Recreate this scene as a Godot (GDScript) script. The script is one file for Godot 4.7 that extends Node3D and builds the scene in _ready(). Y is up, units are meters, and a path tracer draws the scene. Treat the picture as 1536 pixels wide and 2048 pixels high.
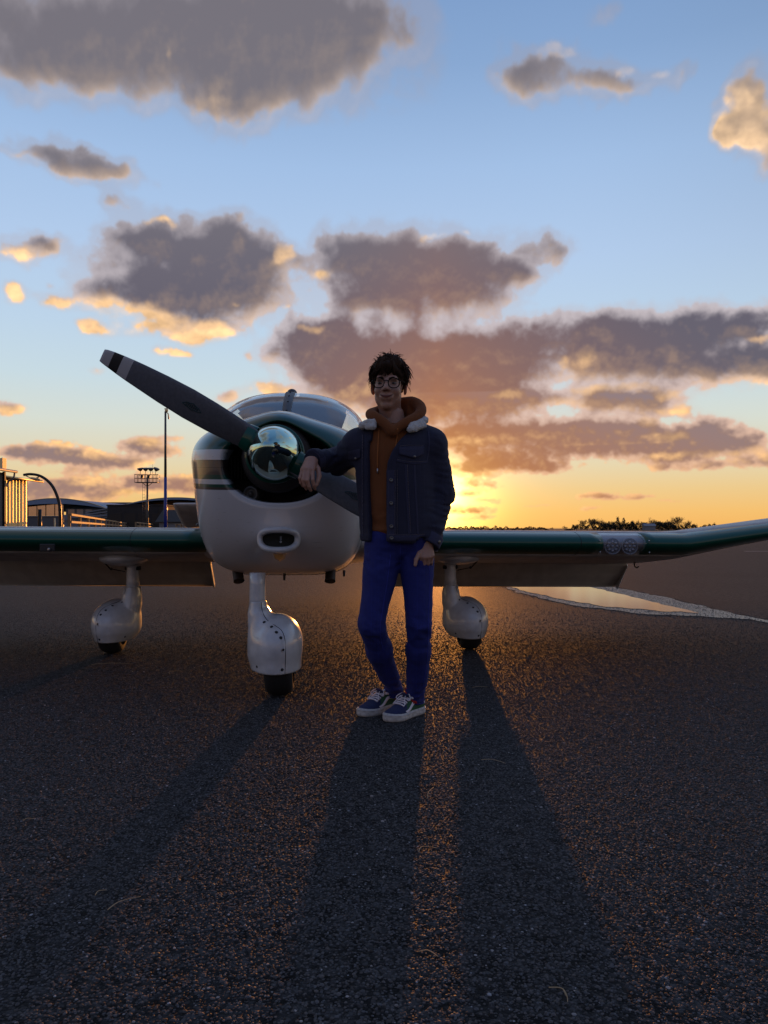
extends Node3D
# A young man leaning on the propeller of a small green and white aeroplane at sunset.
# Metres, y up, the camera looks along -z.

const CLOUD_MASSES := [
	[-23.16, 31.3, 7.87, 2.38, 1], [-15.9, 32.2, 6.55, 2.57, 1], [-8.43, 32.67, 8.75, 3.39, 1.1], [-4.76, 32.6, 6.29, 2.9, 1], [-11.68, 29.59, 3.93, 1.93, 0.9],
	[-24.72, 29.22, 4.61, 1.8, 0.9], [-18.61, 30.26, 3.68, 1.58, 0.8], [-10.61, 28.29, 2.16, 1.14, 0.5], [-7.7, 29.19, 4.39, 1.13, 0.5], [-1.79, 33.46, 3.35, 1.55, 0.6],
	[-20.27, 28.68, 5.9, 1.08, 0.35], [-23.63, 24.13, 1.88, 0.74, 0.75], [-21.41, 23.9, 2.58, 0.81, 0.95], [-19.11, 23.48, 1.83, 0.59, 0.7], [-19.45, 21.94, 1.66, 0.66, 0.55],
	[-25.63, 23.93, 1.21, 0.28, 0.4], [-21.89, 23.25, 2.89, 0.47, 0.5], [-23.79, 18.7, 1.5, 0.67, 0.95], [-25.33, 18.13, 1.67, 0.79, 0.7], [-16.92, 19.74, 3.07, 1.42, 0.95],
	[-13.46, 18.76, 4.93, 1.95, 1.2], [-10.97, 20.22, 2.51, 1.61, 1.1], [-15.9, 17.1, 4.14, 1.57, 1.15], [-17.94, 16.11, 3.71, 0.98, 1], [-12.39, 16.18, 3.91, 1.68, 1.1],
	[-9.52, 17.68, 2.25, 2.07, 1], [-13.46, 14.77, 2.47, 1.02, 0.8], [-8.25, 19.39, 1.09, 1.31, 0.6], [-18.61, 19.89, 1.34, 0.62, 0.35], [-14.68, 21.52, 1.22, 0.69, 0.4],
	[-20.6, 18.1, 1.63, 0.63, 0.25], [-15.55, 13.96, 3.11, 0.68, 0.6], [-2.9, 19.88, 2.6, 1.48, 1], [-0.3, 18.91, 3.73, 2.17, 1.15], [3.79, 18.88, 4.82, 2.06, 1.2],
	[7.12, 18.28, 3.67, 1.6, 1], [-1.79, 17.05, 2.61, 1.43, 0.8], [1.19, 16.55, 3.35, 1.16, 0.8], [4.91, 16.83, 3.14, 1.22, 0.75], [10.03, 18.65, 1.81, 0.99, 0.55],
	[12.36, 19.55, 1.21, 1.16, 0.95], [-6.23, 19.14, 1.03, 0.66, 0.4], [7.85, 16.74, 2.19, 1.15, 0.3], [-6.23, 13.34, 2.21, 1.75, 0.9], [-3.27, 13.05, 3.71, 2.29, 1.1],
	[-4.76, 14.43, 1.85, 0.91, 0.8], [-0.3, 12.18, 4.84, 2.67, 1.15], [4.17, 12.33, 5.19, 2.66, 1.15], [7.85, 13.3, 2.92, 1.75, 0.95], [10.03, 12.18, 3.61, 1.82, 1],
	[12.18, 14.16, 2.49, 1.37, 0.8], [15.69, 13.96, 2.07, 1.15, 0.95], [17.4, 12.49, 4.41, 2.03, 1.2], [20.4, 12.94, 3.6, 1.82, 1.15], [23.91, 13.44, 2.8, 1.29, 1.05],
	[21.7, 11.01, 4.82, 1.2, 1.05], [25.45, 11.19, 2.73, 1.29, 1.1], [15, 12.64, 2.09, 1.54, 0.9], [25.75, 13.41, 1.51, 0.95, 0.8], [-2.53, 10.2, 3.35, 1.62, 0.7],
	[1.19, 9.85, 4.84, 1.81, 0.85], [4.91, 9.45, 4.07, 1.79, 1.12], [8.58, 9.2, 3.1, 1.11, 1.19], [10.93, 9.5, 1.26, 0.63, 0.88], [12.71, 9.26, 1.06, 0.55, 0.75],
	[15.86, 9.13, 1.9, 0.92, 1.31], [18.75, 8.99, 2.07, 0.95, 1.31], [20.56, 8.04, 1.31, 0.45, 0.62], [8.58, 10.81, 2.19, 0.71, 0.4], [4.91, 6.54, 3.33, 1.13, 1.12],
	[7.85, 6.94, 3.66, 1.04, 1.25], [11.47, 7.08, 2.86, 0.95, 1.25], [15.34, 7.22, 2.77, 0.78, 1.19], [18.08, 6.94, 2.02, 0.69, 1], [13.95, 6.19, 3.16, 1.02, 1.25],
	[17.74, 6.08, 3.21, 1, 1.38], [21.38, 5.77, 3.07, 1.13, 1.44], [22.97, 6.56, 1.89, 0.97, 1.25], [24.84, 5.63, 1.23, 0.59, 0.88], [20.07, 4.96, 2.96, 0.38, 0.62],
	[8.94, 5.21, 3.64, 0.88, 1.25], [11.47, 4.63, 1.97, 0.56, 1.12], [6.75, 4.5, 2.57, 0.65, 1.12], [26.36, 4.56, 1.79, 0.66, 1.12], [22.97, 4.42, 1.58, 0.34, 0.75],
	[20.07, 4.37, 1.15, 0.34, 0.75], [26.06, 6.23, 0.75, 0.51, 0.75], [15.69, 2.37, 1.9, 0.24, 1], [18.08, 2.3, 1.35, 0.16, 0.62], [15, 1.51, 1.04, 0.16, 0.75],
	[11.47, 1.72, 1.43, 0.12, 0.5], [6.01, 1.44, 2.03, 0.37, 1.12], [20.4, 1.99, 0.98, 0.12, 0.44], [11.47, 30.3, 3.04, 1.31, 0.85], [15, 29.26, 2.95, 0.93, 0.8],
	[17.74, 28.51, 2.03, 0.71, 0.6], [9.67, 30.17, 1.63, 1.1, 0.7], [21.05, 28.83, 0.84, 0.91, 0.5], [15.69, 32.74, 1.38, 0.63, 0.35], [25.45, 26.71, 1.67, 1.88, 1.1],
	[26.06, 24.69, 1.5, 1.24, 0.9], [24.38, 27.18, 1.24, 1.07, 0.8], [24.84, 25.46, 1.53, 0.83, 0.7], [23.91, 25.29, 0.93, 0.39, 0.6], [26.36, 22.96, 0.78, 0.85, 0.5],
	[-23.48, 5.18, 2.51, 0.75, 1.38], [-21.41, 4.91, 1.61, 0.61, 1.25], [-25.48, 5.1, 1.06, 0.44, 1], [-17.6, 5.91, 1.69, 0.62, 1.25], [-15.9, 5.61, 1.55, 0.43, 1],
	[-18.78, 4.72, 1.84, 0.5, 1.25], [-15.55, 6.5, 1.04, 0.31, 0.62], [-23.48, 2.7, 2.51, 0.75, 1.38], [-21.57, 3.08, 1.93, 0.57, 1.25], [-24.72, 2.27, 1.54, 0.67, 1.25],
	[-20.27, 2.34, 1.48, 0.46, 1], [-16.92, 3.28, 2.39, 0.59, 1.38], [-14.51, 3.21, 2.09, 0.71, 1.25], [-20.6, 1.99, 0.82, 0.27, 0.75], [-21.41, 4.05, 1.29, 0.27, 0.5],
	[-26.09, 8.04, 1.26, 0.47, 1.12], [-25.69, 15.46, 0.79, 0.56, 0.6], [-20.92, 13.72, 0.91, 0.53, 0.7], [-23.16, 15.28, 1.26, 0.51, 0.6], [-16.07, 12.4, 0.76, 0.38, 0.6],
	[-14.86, 12.47, 0.63, 0.31, 0.5], [-20.92, 11, 0.81, 0.3, 0.35], [-23.79, 16.32, 0.25, 0.19, 0.4], [7.12, 3.29, 1.65, 0.36, 0.88], [6.2, 2.66, 1.47, 0.28, 0.88],
	[7.67, 2.1, 1.1, 0.2, 0.75], [6.75, 0.81, 1.84, 0.24, 0.75], [-8.61, 10.17, 1.53, 0.57, 0.8], [-11.5, 9.48, 1, 0.55, 0.75], [-9.88, 12.46, 0.51, 0.31, 0.4],
	[-4.02, 11.08, 2.59, 0.72, 0.5],
]
const SUNLIT_EDGES := [
	[-16.07, 30.88, 0.55, 0.63, 0.75], [-12.75, 29.08, 2.13, 1.67, 0.25], [-15.2, 29.64, 1.04, 1.09, 0.3], [12.18, 31.44, 1.28, 0.69, 0.9], [13.42, 31.05, 0.92, 0.37, 0.9],
	[17.4, 29.69, 0.75, 0.32, 0.8], [19.48, 29.02, 0.6, 0.27, 0.9], [21.05, 29.83, 0.45, 0.21, 0.5], [25.15, 27.03, 1.83, 1.87, 1], [24.22, 25.57, 1.86, 0.83, 0.9],
	[26.06, 25.24, 1.2, 1.37, 0.8], [-25.63, 17.93, 0.91, 0.61, 0.9], [-25.63, 15.47, 0.79, 0.56, 0.9], [-20.92, 13.72, 0.98, 0.59, 1], [-23.16, 15.18, 1.39, 0.45, 0.9],
	[-18.61, 15.07, 2.34, 0.86, 0.8], [-16.24, 14.42, 2.75, 0.94, 1], [-13.46, 13.82, 1.94, 0.68, 1.1], [-12.39, 14.32, 1.07, 0.68, 0.8], [-16.58, 20.94, 0.89, 0.25, 0.8],
	[-15.72, 20.64, 0.48, 0.19, 0.6], [-7.7, 19.58, 0.73, 0.72, 0.7], [-10.97, 15.93, 0.57, 0.27, 0.7], [-7.88, 15.89, 0.44, 0.27, 0.6], [-16.07, 12.37, 0.76, 0.34, 0.9],
	[-14.86, 12.47, 0.63, 0.31, 0.9], [-8.61, 10.24, 1.53, 0.57, 0.9], [-5.5, 14.58, 1.11, 0.28, 0.9], [-4.76, 18.35, 0.81, 0.27, 0.6], [3.79, 20.91, 0.96, 0.23, 0.9],
	[6.2, 21.04, 0.52, 0.16, 0.8], [14.65, 12.49, 0.7, 1.37, 0.55], [12.89, 11.88, 0.78, 0.63, 0.6], [-4.76, 11.61, 1.48, 1.42, 0.15], [15, 9.87, 1.39, 0.35, 0.7],
	[17.74, 9.91, 2.03, 0.41, 0.6], [20.07, 9.26, 0.99, 0.41, 0.7], [20.73, 8.13, 1.3, 0.41, 0.7], [8.94, 9.73, 1.45, 0.36, 0.7], [18.75, 7.44, 1.34, 0.42, 0.5],
	[20.4, 6.5, 1.96, 0.34, 0.6], [16.03, 4.36, 2.06, 0.36, 0.5], [20.73, 5.11, 3.58, 0.31, 0.7], [25.45, 9.56, 2.43, 0.39, 0.4], [26.06, 12.67, 0.9, 0.25, 0.8],
	[-26.09, 7.95, 1.35, 0.33, 0.8], [-23.16, 5.84, 1.89, 0.27, 0.7], [-20.6, 5.29, 0.98, 0.41, 0.7], [-17.26, 6.2, 1.36, 0.35, 0.8], [-16.92, 4.52, 1.36, 0.32, 0.8],
	[-21.25, 3.36, 1.62, 0.31, 0.8], [-23.48, 2.02, 2.82, 0.31, 0.6], [-15.55, 3.83, 2.07, 0.25, 0.7], [-16.92, 2.56, 3.07, 0.32, 0.8], [-20.27, 1.99, 1.31, 0.28, 0.7],
	[-1.79, 10.57, 0.74, 0.5, 0.5], [-2.53, 9.84, 2.23, 0.87, 0.35], [25.15, 5.28, 1.22, 0.33, 0.5], [26.36, 4.73, 1.2, 0.33, 0.6], [6.38, 6.52, 2.21, 0.44, 0.5],
	[7.12, 4.13, 2.93, 0.29, 0.6], [7.12, 2.84, 2.2, 0.37, 0.6],
]

const SUN_AZIMUTH := 3.9
const SUN_HEIGHT := 2.3
var M := {}
var rng := RandomNumberGenerator.new()


func _ready():
	rng.seed = 41
	# ---- camera
	var cam := Camera3D.new()
	cam.name = "camera"
	cam.projection = Camera3D.PROJECTION_FRUSTUM
	cam.near = 0.05
	cam.far = 9000.0
	cam.size = 0.05 * 2048.0 / 1538.0
	cam.frustum_offset = Vector2(0.0, 0.05 * 33.0 / 1538.0)
	cam.position = Vector3(0, 0.9, 0)
	add_child(cam)
	cam.current = true
	# ---- sky and exposure
	var env := Environment.new()
	env.background_mode = Environment.BG_SKY
	env.tonemap_mode = Environment.TONE_MAPPER_LINEAR
	env.tonemap_exposure = 1.12
	env.sdfgi_enabled = true
	env.ssao_enabled = true
	env.ssil_enabled = true
	var pano := PanoramaSkyMaterial.new()
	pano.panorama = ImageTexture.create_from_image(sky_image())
	env.sky = Sky.new()
	env.sky.sky_material = pano
	env.background_energy_multiplier = 1.0
	var we := WorldEnvironment.new()
	we.name = "environment"
	we.environment = env
	add_child(we)
	# ---- the low sun, just above the horizon behind the man
	var sun := DirectionalLight3D.new()
	sun.name = "sun"
	sun.light_color = Color(1.0, 0.64, 0.31)
	sun.light_energy = 0.78
	sun.light_angular_distance = 0.5
	sun.shadow_enabled = true
	var d := direction(SUN_AZIMUTH, SUN_HEIGHT)
	sun.look_at_from_position(d * 100.0, Vector3.ZERO)
	add_child(sun)

	make_materials()
	ground()
	background()
	aeroplane()
	person()
	litter()


func direction(az: float, el: float) -> Vector3:
	var a := deg_to_rad(az)
	var e := deg_to_rad(el)
	return Vector3(sin(a) * cos(e), sin(e), -cos(a) * cos(e))


# ------------------------------------------------------------------ sky
var n_edge := FastNoiseLite.new()
var n_big := FastNoiseLite.new()
var n_warp := FastNoiseLite.new()


func lin(r: float, g: float, b: float) -> Vector3:
	var c := Color(r / 255.0, g / 255.0, b / 255.0).srgb_to_linear()
	return Vector3(c.r, c.g, c.b)


func step3(a: float, b: float, x: float) -> float:
	var t := clampf((x - a) / (b - a), 0.0, 1.0)
	return t * t * (3.0 - 2.0 * t)


func sky_setup():
	n_edge.seed = 7
	n_edge.noise_type = FastNoiseLite.TYPE_SIMPLEX_SMOOTH
	n_edge.frequency = 0.23
	n_edge.fractal_octaves = 6
	n_edge.fractal_gain = 0.6
	n_big.seed = 19
	n_big.noise_type = FastNoiseLite.TYPE_SIMPLEX_SMOOTH
	n_big.frequency = 0.035
	n_big.fractal_octaves = 3
	n_warp.seed = 3
	n_warp.noise_type = FastNoiseLite.TYPE_SIMPLEX_SMOOTH
	n_warp.frequency = 0.3
	n_warp.fractal_octaves = 3


var air_stops := []


func air(el: float, az: float) -> Vector3:
	# clear dusk air: pale gold at the horizon, blue above, warmer towards the sun
	if air_stops.is_empty():
		air_stops = [
			[0.0, lin(232, 172, 92)], [1.2, lin(232, 182, 106)], [2.8, lin(224, 192, 134)], [4.6, lin(216, 202, 166)], [7.5, lin(204, 210, 200)],
			[10.5, lin(190, 208, 216)], [14.0, lin(180, 202, 222)], [19.0, lin(170, 194, 224)], [25.0, lin(154, 182, 218)], [31.0, lin(130, 160, 200)], [40.0, lin(106, 138, 184)], [90.0, lin(70, 98, 152)]]
	var c: Vector3 = air_stops[-1][1]
	for i in range(1, air_stops.size()):
		if el < air_stops[i][0]:
			var t: float = (el - air_stops[i - 1][0]) / (air_stops[i][0] - air_stops[i - 1][0])
			var c0: Vector3 = air_stops[i - 1][1]
			var c1: Vector3 = air_stops[i][1]
			c = c0.lerp(c1, clampf(t, 0.0, 1.0))
			break
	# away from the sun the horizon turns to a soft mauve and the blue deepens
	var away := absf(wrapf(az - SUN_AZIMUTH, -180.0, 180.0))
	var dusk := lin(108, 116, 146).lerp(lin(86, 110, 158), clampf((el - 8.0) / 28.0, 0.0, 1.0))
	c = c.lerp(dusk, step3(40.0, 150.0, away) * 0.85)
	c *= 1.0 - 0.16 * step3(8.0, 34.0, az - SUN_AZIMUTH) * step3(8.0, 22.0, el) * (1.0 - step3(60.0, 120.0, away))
	return c


func glow(el: float, az: float) -> Vector3:
	var dx := wrapf(az - SUN_AZIMUTH, -180.0, 180.0)
	var dy := el - SUN_HEIGHT
	var r := sqrt(dx * dx + dy * dy * 1.25)
	var c := Vector3(1.0, 0.62, 0.13) * 13.0 * exp(-r / 1.25) + Vector3(1.0, 0.46, 0.06) * 0.55 * exp(-r / 2.4)
	c += Vector3(0.55, 0.24, 0.03) * 0.34 * exp(-absf(dx) / 6.0) * exp(-maxf(dy, 0.0) / 3.6)
	c += Vector3(0.30, 0.13, 0.03) * 0.24 * exp(-absf(dx) / 12.0) * exp(-maxf(dy, 0.0) / 8.0)
	return c


func splat(buf: PackedFloat32Array, w: int, h: int, x0: float, y0: float, sc: float, list: Array):
	for b in list:
		var cx: float = (b[0] - x0) * sc
		var cy: float = (y0 - b[1]) * sc
		var rx: float = b[2] * sc
		var ry: float = b[3] * sc
		var s: float = b[4]
		for j in range(maxi(0, int(cy - ry * 2.0)), mini(h, int(cy + ry * 2.0) + 1)):
			var qy := (j - cy) / ry
			for i in range(maxi(0, int(cx - rx * 2.0)), mini(w, int(cx + rx * 2.0) + 1)):
				var qx := (i - cx) / rx
				var q := qx * qx + qy * qy
				if q < 4.0:
					var g := s * exp(-q * 1.15)
					var k := j * w + i
					buf[k] = buf[k] + g * (1.0 - 0.55 * minf(buf[k], 1.0))


func wild(el: float, az: float) -> float:
	# the same broken cumulus all round the sky, where the picture does not look
	var d := direction(az, maxf(el, 1.0))
	var p := d / (d.y + 0.18) * 26.0
	return 0.5 + n_big.get_noise_3d(p.x, 7.0, p.z) * 1.5 - 0.32


func cloud_pixel(el: float, az: float, dens: float, toward: float, gold: float, under := 0.0) -> Color:
	# under: how much less cloud there is below, so that light from the horizon reaches in
	# dens: how deep the cloud is here; toward: how deep on the way to the sun; gold: where the sun catches it
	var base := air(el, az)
	var sunlight := glow(el, az)
	var away := absf(wrapf(az - SUN_AZIMUTH, -180.0, 180.0))
	var near := exp(-away / 16.0) * exp(-el / 11.0)
	var a := step3(0.11, lerpf(0.32, 0.76, clampf((el - 15.0) / 12.0, 0.0, 1.0)), dens)
	a = maxf(a, 0.34 * step3(-0.10, 0.16, dens) * step3(5.0, 12.0, el))
	var depth := step3(0.25, 1.05, dens)
	var thin := lin(196, 186, 190).lerp(lin(232, 170, 110), clampf(1.0 - el / 13.0, 0.0, 1.0))
	var core := lin(152, 124, 118).lerp(lin(94, 88, 100), clampf((el - 2.0) / 8.0, 0.0, 1.0)).lerp(lin(112, 107, 114), step3(14.0, 26.0, el))
	core = core.lerp(lin(180, 112, 62), clampf(near * 2.1 - 0.2, 0.0, 0.85))
	thin = thin.lerp(core, step3(10.0, 26.0, el) * 0.55)
	var c := thin.lerp(core, depth)
	core = core.lerp(lin(172, 130, 106), clampf(under * 1.5 - 0.05, 0.0, 0.9) * (1.0 - step3(20.0, 32.0, el) * 0.6))
	core *= clampf(1.0 + (0.8 - dens) * 0.25, 0.82, 1.25)
	var rim := clampf((dens - toward) * 1.9, 0.0, 1.0) * (1.0 - depth * 0.7)
	var bright := lin(255, 196, 124).lerp(lin(252, 212, 164), clampf(el / 30.0, 0.0, 1.0))
	if gold > 0.05:
		bright *= 1.0 + 0.55 * n_edge.get_noise_2d(az * 1.3 + 9.0, el * 2.0)
	bright *= clampf(0.94 + (dens - toward) * 0.5, 0.72, 1.12)
	c = c.lerp(bright, clampf(rim * lerpf(0.95, 0.45, clampf(el / 15.0, 0.0, 1.0)) + gold * 1.05 * (1.0 - 0.5 * depth), 0.0, 0.93))
	c += sunlight * (0.14 + 0.45 * (1.0 - depth))
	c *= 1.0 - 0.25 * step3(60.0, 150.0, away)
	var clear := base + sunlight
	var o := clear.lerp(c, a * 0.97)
	return Color(o.x, o.y, o.z)


func sky_image() -> Image:
	sky_setup()
	var W := 4096
	# the whole dome, coarse
	var cw := 768
	var ch := 384
	var im := Image.create(cw, ch, false, Image.FORMAT_RGBF)
	for j in ch:
		var el := 90.0 - (j + 0.5) * 180.0 / ch
		for i in cw:
			var az := wrapf((i + 0.5) * 360.0 / cw, -180.0, 180.0)
			if el < -1.0:
				im.set_pixel(i, j, Color(0.10, 0.09, 0.085))
				continue
			if absf(az) < 26.0 and el < 35.0:
				continue
			var dd := direction(az, maxf(el, 1.0))
			var q := dd / (dd.y + 0.18) * 26.0
			var e := n_edge.get_noise_3d(q.x * 0.5, 3.0, q.z * 0.5) * 0.42
			var dens := wild(el, az) + e
			var dz := wild(el - 1.2, az + clampf(wrapf(SUN_AZIMUTH - az, -180, 180), -1.5, 1.5)) + e * 0.8
			im.set_pixel(i, j, cloud_pixel(el, az, dens, dz, 0.0))
	im.resize(W, W / 2, Image.INTERPOLATE_CUBIC)
	# the part in view, fine
	var sc := W / 360.0
	var x0 := -32.0
	var y0 := 41.0
	var w := int(64.0 * sc)
	var h := int(42.0 * sc)
	var body := PackedFloat32Array()
	body.resize(w * h)
	var light := PackedFloat32Array()
	light.resize(w * h)
	splat(body, w, h, x0, y0, sc, CLOUD_MASSES)
	splat(light, w, h, x0, y0, sc, SUNLIT_EDGES)
	var dens := PackedFloat32Array()
	dens.resize(w * h)
	var bulk := PackedFloat32Array()
	bulk.resize(w * h)
	var wx := PackedFloat32Array()
	wx.resize(w * h)
	for j in h:
		var el := y0 - j / sc
		var squash := 1.0 + 9.0 / (el + 5.0)
		for i in w:
			var az := x0 + i / sc
			var u := n_warp.get_noise_2d(az, el * squash)
			var v := n_warp.get_noise_2d(az + 71.0, el * squash)
			var soft := clampf((el - 4.0) / 22.0, 0.0, 1.0)
			var bi := clampi(int(i + u * sc * lerpf(0.30, 1.1, soft)), 0, w - 1)
			var bj := clampi(int(j + v * sc * lerpf(0.12, 0.7, soft)), 0, h - 1)
			var b := body[bj * w + bi]
			var mixed := step3(3.0, 15.0, el)
			var e := lerpf(n_edge.get_noise_2d(az * 2.2 + u * 0.5, el * squash * 2.2 + v * 0.5), lerpf(n_edge.get_noise_2d(az * 0.95 + u * 0.5, el * squash * 0.9 + v * 0.5), n_edge.get_noise_2d(az * 0.55, el * squash * 0.5), step3(18.0, 27.0, el)), mixed)
			var puff := absf(lerpf(n_edge.get_noise_2d(az * 1.5 + 40.0, el * squash * 1.5), n_edge.get_noise_2d(az * 0.7 + 40.0, el * squash * 0.7), mixed))
			var k := b * 1.10 - 0.17 + e * lerpf(0.60, 0.42, soft) * minf(1.0, 0.25 + b * 1.7) + (puff - 0.17) * lerpf(1.0, 0.35, soft) * minf(1.0, b * 1.6)
			var edge := minf(minf(i, w - 1 - i) / (4.0 * sc), (h - 1 - j if j > h / 2 else j) / (4.0 * sc))
			if edge < 1.0 and el > 3.0:
				k = lerpf(wild(el, az) + e * 0.42, k, step3(0.0, 1.0, edge))
			dens[j * w + i] = k
			bulk[j * w + i] = b
			wx[j * w + i] = clampf(light[bj * w + bi] * 1.3 - 0.20 + e * 1.0, 0.0, 1.0) * minf(1.0, light[bj * w + bi] * 3.0)
	for j in h:
		var el := y0 - j / sc
		var row := int((90.0 - el) * sc)
		for i in w:
			var az := x0 + i / sc
			var sx := clampf((SUN_AZIMUTH - az) / 12.0, -1.0, 1.0)
			var sy := 1.0 if el > 6.0 else -0.4
			var t := 0.0
			for n in [3, 8]:
				t += dens[clampi(j + int(sy * n * 0.8), 0, h - 1) * w + clampi(i + int(sx * n), 0, w - 1)] * 0.5
			var under := bulk[j * w + i] - 0.5 * bulk[mini(j + 16, h - 1) * w + clampi(i + int(sx * 8), 0, w - 1)] - 0.5 * bulk[mini(j + 30, h - 1) * w + clampi(i + int(sx * 16), 0, w - 1)]
			var k := j * w + i
			im.set_pixel(posmod(int(roundf(az * sc)), W), row, cloud_pixel(el, az, dens[k], t, wx[k] * step3(0.02, 0.3, dens[k] + wx[k] * 0.25), under))
	return im


# ------------------------------------------------------------------ naming
func numbered(parent: Node, called: String) -> String:
	if not parent.has_node(called):
		return called
	var k := 1
	while parent.has_node("%s_%03d" % [called, k]):
		k += 1
	return "%s_%03d" % [called, k]


func thing(called: String, label: String, category: String, at := Vector3.ZERO, turn := 0.0, group := "") -> Node3D:
	var o := Node3D.new()
	o.name = numbered(self, called)
	o.position = at
	o.rotation.y = turn
	tag(o, label, category, group)
	add_child(o, true)
	return o


func tag(o: Node, label: String, category := "", group := "", kind := ""):
	if label:
		o.set_meta("label", label)
	if category:
		o.set_meta("category", category)
	if group:
		o.set_meta("group", group)
	if kind:
		o.set_meta("kind", kind)


func obj(called: String, st: SurfaceTool, m: Material, parent: Node = self) -> MeshInstance3D:
	st.generate_normals()
	st.index()
	return put(called, st.commit(), m, parent)


func put(called: String, mesh: Mesh, m: Material, parent: Node = self) -> MeshInstance3D:
	var o := MeshInstance3D.new()
	o.name = numbered(parent, called)
	o.mesh = mesh
	o.material_override = m
	parent.add_child(o, true)
	return o


# ------------------------------------------------------------------ shapes
func mb(smooth := true) -> SurfaceTool:
	var st := SurfaceTool.new()
	st.begin(Mesh.PRIMITIVE_TRIANGLES)
	st.set_smooth_group(0 if smooth else -1)
	return st


func tri(st: SurfaceTool, a: Vector3, b: Vector3, c: Vector3):
	st.add_vertex(a)
	st.add_vertex(c)
	st.add_vertex(b)


func quad(st: SurfaceTool, a: Vector3, b: Vector3, c: Vector3, d: Vector3):
	tri(st, a, b, c)
	tri(st, a, c, d)


func loft(st: SurfaceTool, rings: Array, closed := true, cap0 := false, cap1 := false):
	for i in rings.size() - 1:
		var p: PackedVector3Array = rings[i]
		var q: PackedVector3Array = rings[i + 1]
		var n := p.size()
		for k in (n if closed else n - 1):
			var l := (k + 1) % n
			quad(st, p[k], p[l], q[l], q[k])
	if cap0:
		fan(st, rings[0], true)
	if cap1:
		fan(st, rings[-1], false)


func fan(st: SurfaceTool, ring: PackedVector3Array, flip: bool):
	var c := Vector3.ZERO
	for p in ring:
		c += p
	c /= ring.size()
	for k in ring.size():
		var l := (k + 1) % ring.size()
		if flip:
			tri(st, c, ring[l], ring[k])
		else:
			tri(st, c, ring[k], ring[l])


func tube(st: SurfaceTool, pts: Array, r0: float, r1 := -1.0, seg := 8, caps := true):
	if r1 < 0.0:
		r1 = r0
	var rings := []
	var side := Vector3.ZERO
	for i in pts.size():
		var t: Vector3 = (pts[mini(i + 1, pts.size() - 1)] - pts[maxi(i - 1, 0)]).normalized()
		if side == Vector3.ZERO:
			side = t.cross(Vector3.UP if absf(t.y) < 0.9 else Vector3.RIGHT).normalized()
		side = (side - t * side.dot(t)).normalized()
		var up := t.cross(side)
		var r := lerpf(r0, r1, i / maxf(pts.size() - 1, 1))
		var ring := PackedVector3Array()
		for k in seg:
			var a := TAU * k / seg
			ring.append(pts[i] + (side * cos(a) + up * sin(a)) * r)
		rings.append(ring)
	loft(st, rings, true, caps, caps)


func curve(pts: Array, per := 5, loop := false) -> Array:
	var out := []
	var n := pts.size()
	for i in (n if loop else n - 1):
		var p0: Vector3 = pts[posmod(i - 1, n)] if loop else pts[maxi(i - 1, 0)]
		var p1: Vector3 = pts[i]
		var p2: Vector3 = pts[(i + 1) % n]
		var p3: Vector3 = pts[(i + 2) % n] if loop else pts[mini(i + 2, n - 1)]
		for k in per:
			out.append(p1.cubic_interpolate(p2, p0, p3, k / float(per)))
	out.append(pts[0] if loop else pts[-1])
	return out


func box(st: SurfaceTool, c: Vector3, size: Vector3, b := Basis(), bevel := 0.0):
	var h := size * 0.5
	var e := minf(bevel, minf(h.x, minf(h.y, h.z)) * 0.9)
	for axis in 3:
		for s: float in [-1.0, 1.0]:
			var u := Vector3.ZERO
			var v := Vector3.ZERO
			var w := Vector3.ZERO
			w[axis] = s * h[axis]
			u[(axis + 1) % 3] = h[(axis + 1) % 3] - e
			v[(axis + 2) % 3] = h[(axis + 2) % 3] - e
			if s > 0:
				quad(st, c + b * (w - u - v), c + b * (w + u - v), c + b * (w + u + v), c + b * (w - u + v))
			else:
				quad(st, c + b * (w - u - v), c + b * (w - u + v), c + b * (w + u + v), c + b * (w + u - v))
	if e > 0.0:
		for axis in 3:
			var i1 := (axis + 1) % 3
			var i2 := (axis + 2) % 3
			for s1: float in [-1.0, 1.0]:
				for s2: float in [-1.0, 1.0]:
					var l := Vector3.ZERO
					l[axis] = h[axis] - e
					var p := Vector3.ZERO
					p[i1] = s1 * h[i1]
					p[i2] = s2 * (h[i2] - e)
					var q := Vector3.ZERO
					q[i1] = s1 * (h[i1] - e)
					q[i2] = s2 * h[i2]
					if s1 * s2 > 0:
						quad(st, c + b * (p - l), c + b * (q - l), c + b * (q + l), c + b * (p + l))
					else:
						quad(st, c + b * (p - l), c + b * (p + l), c + b * (q + l), c + b * (q - l))
		for sx: float in [-1.0, 1.0]:
			for sy: float in [-1.0, 1.0]:
				for sz: float in [-1.0, 1.0]:
					var px := Vector3(sx * h.x, sy * (h.y - e), sz * (h.z - e))
					var py := Vector3(sx * (h.x - e), sy * h.y, sz * (h.z - e))
					var pz := Vector3(sx * (h.x - e), sy * (h.y - e), sz * h.z)
					if sx * sy * sz > 0:
						tri(st, c + b * px, c + b * py, c + b * pz)
					else:
						tri(st, c + b * px, c + b * pz, c + b * py)


func ball(st: SurfaceTool, c: Vector3, r: Vector3, b := Basis(), rows := 8, seg := 12):
	var rings := []
	for i in rows + 1:
		var a := PI * i / rows
		var ring := PackedVector3Array()
		for k in seg:
			var t := TAU * k / seg
			ring.append(c + b * Vector3(r.x * sin(a) * cos(t), r.y * cos(a), r.z * sin(a) * sin(t)))
		rings.append(ring)
	loft(st, rings)


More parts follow.
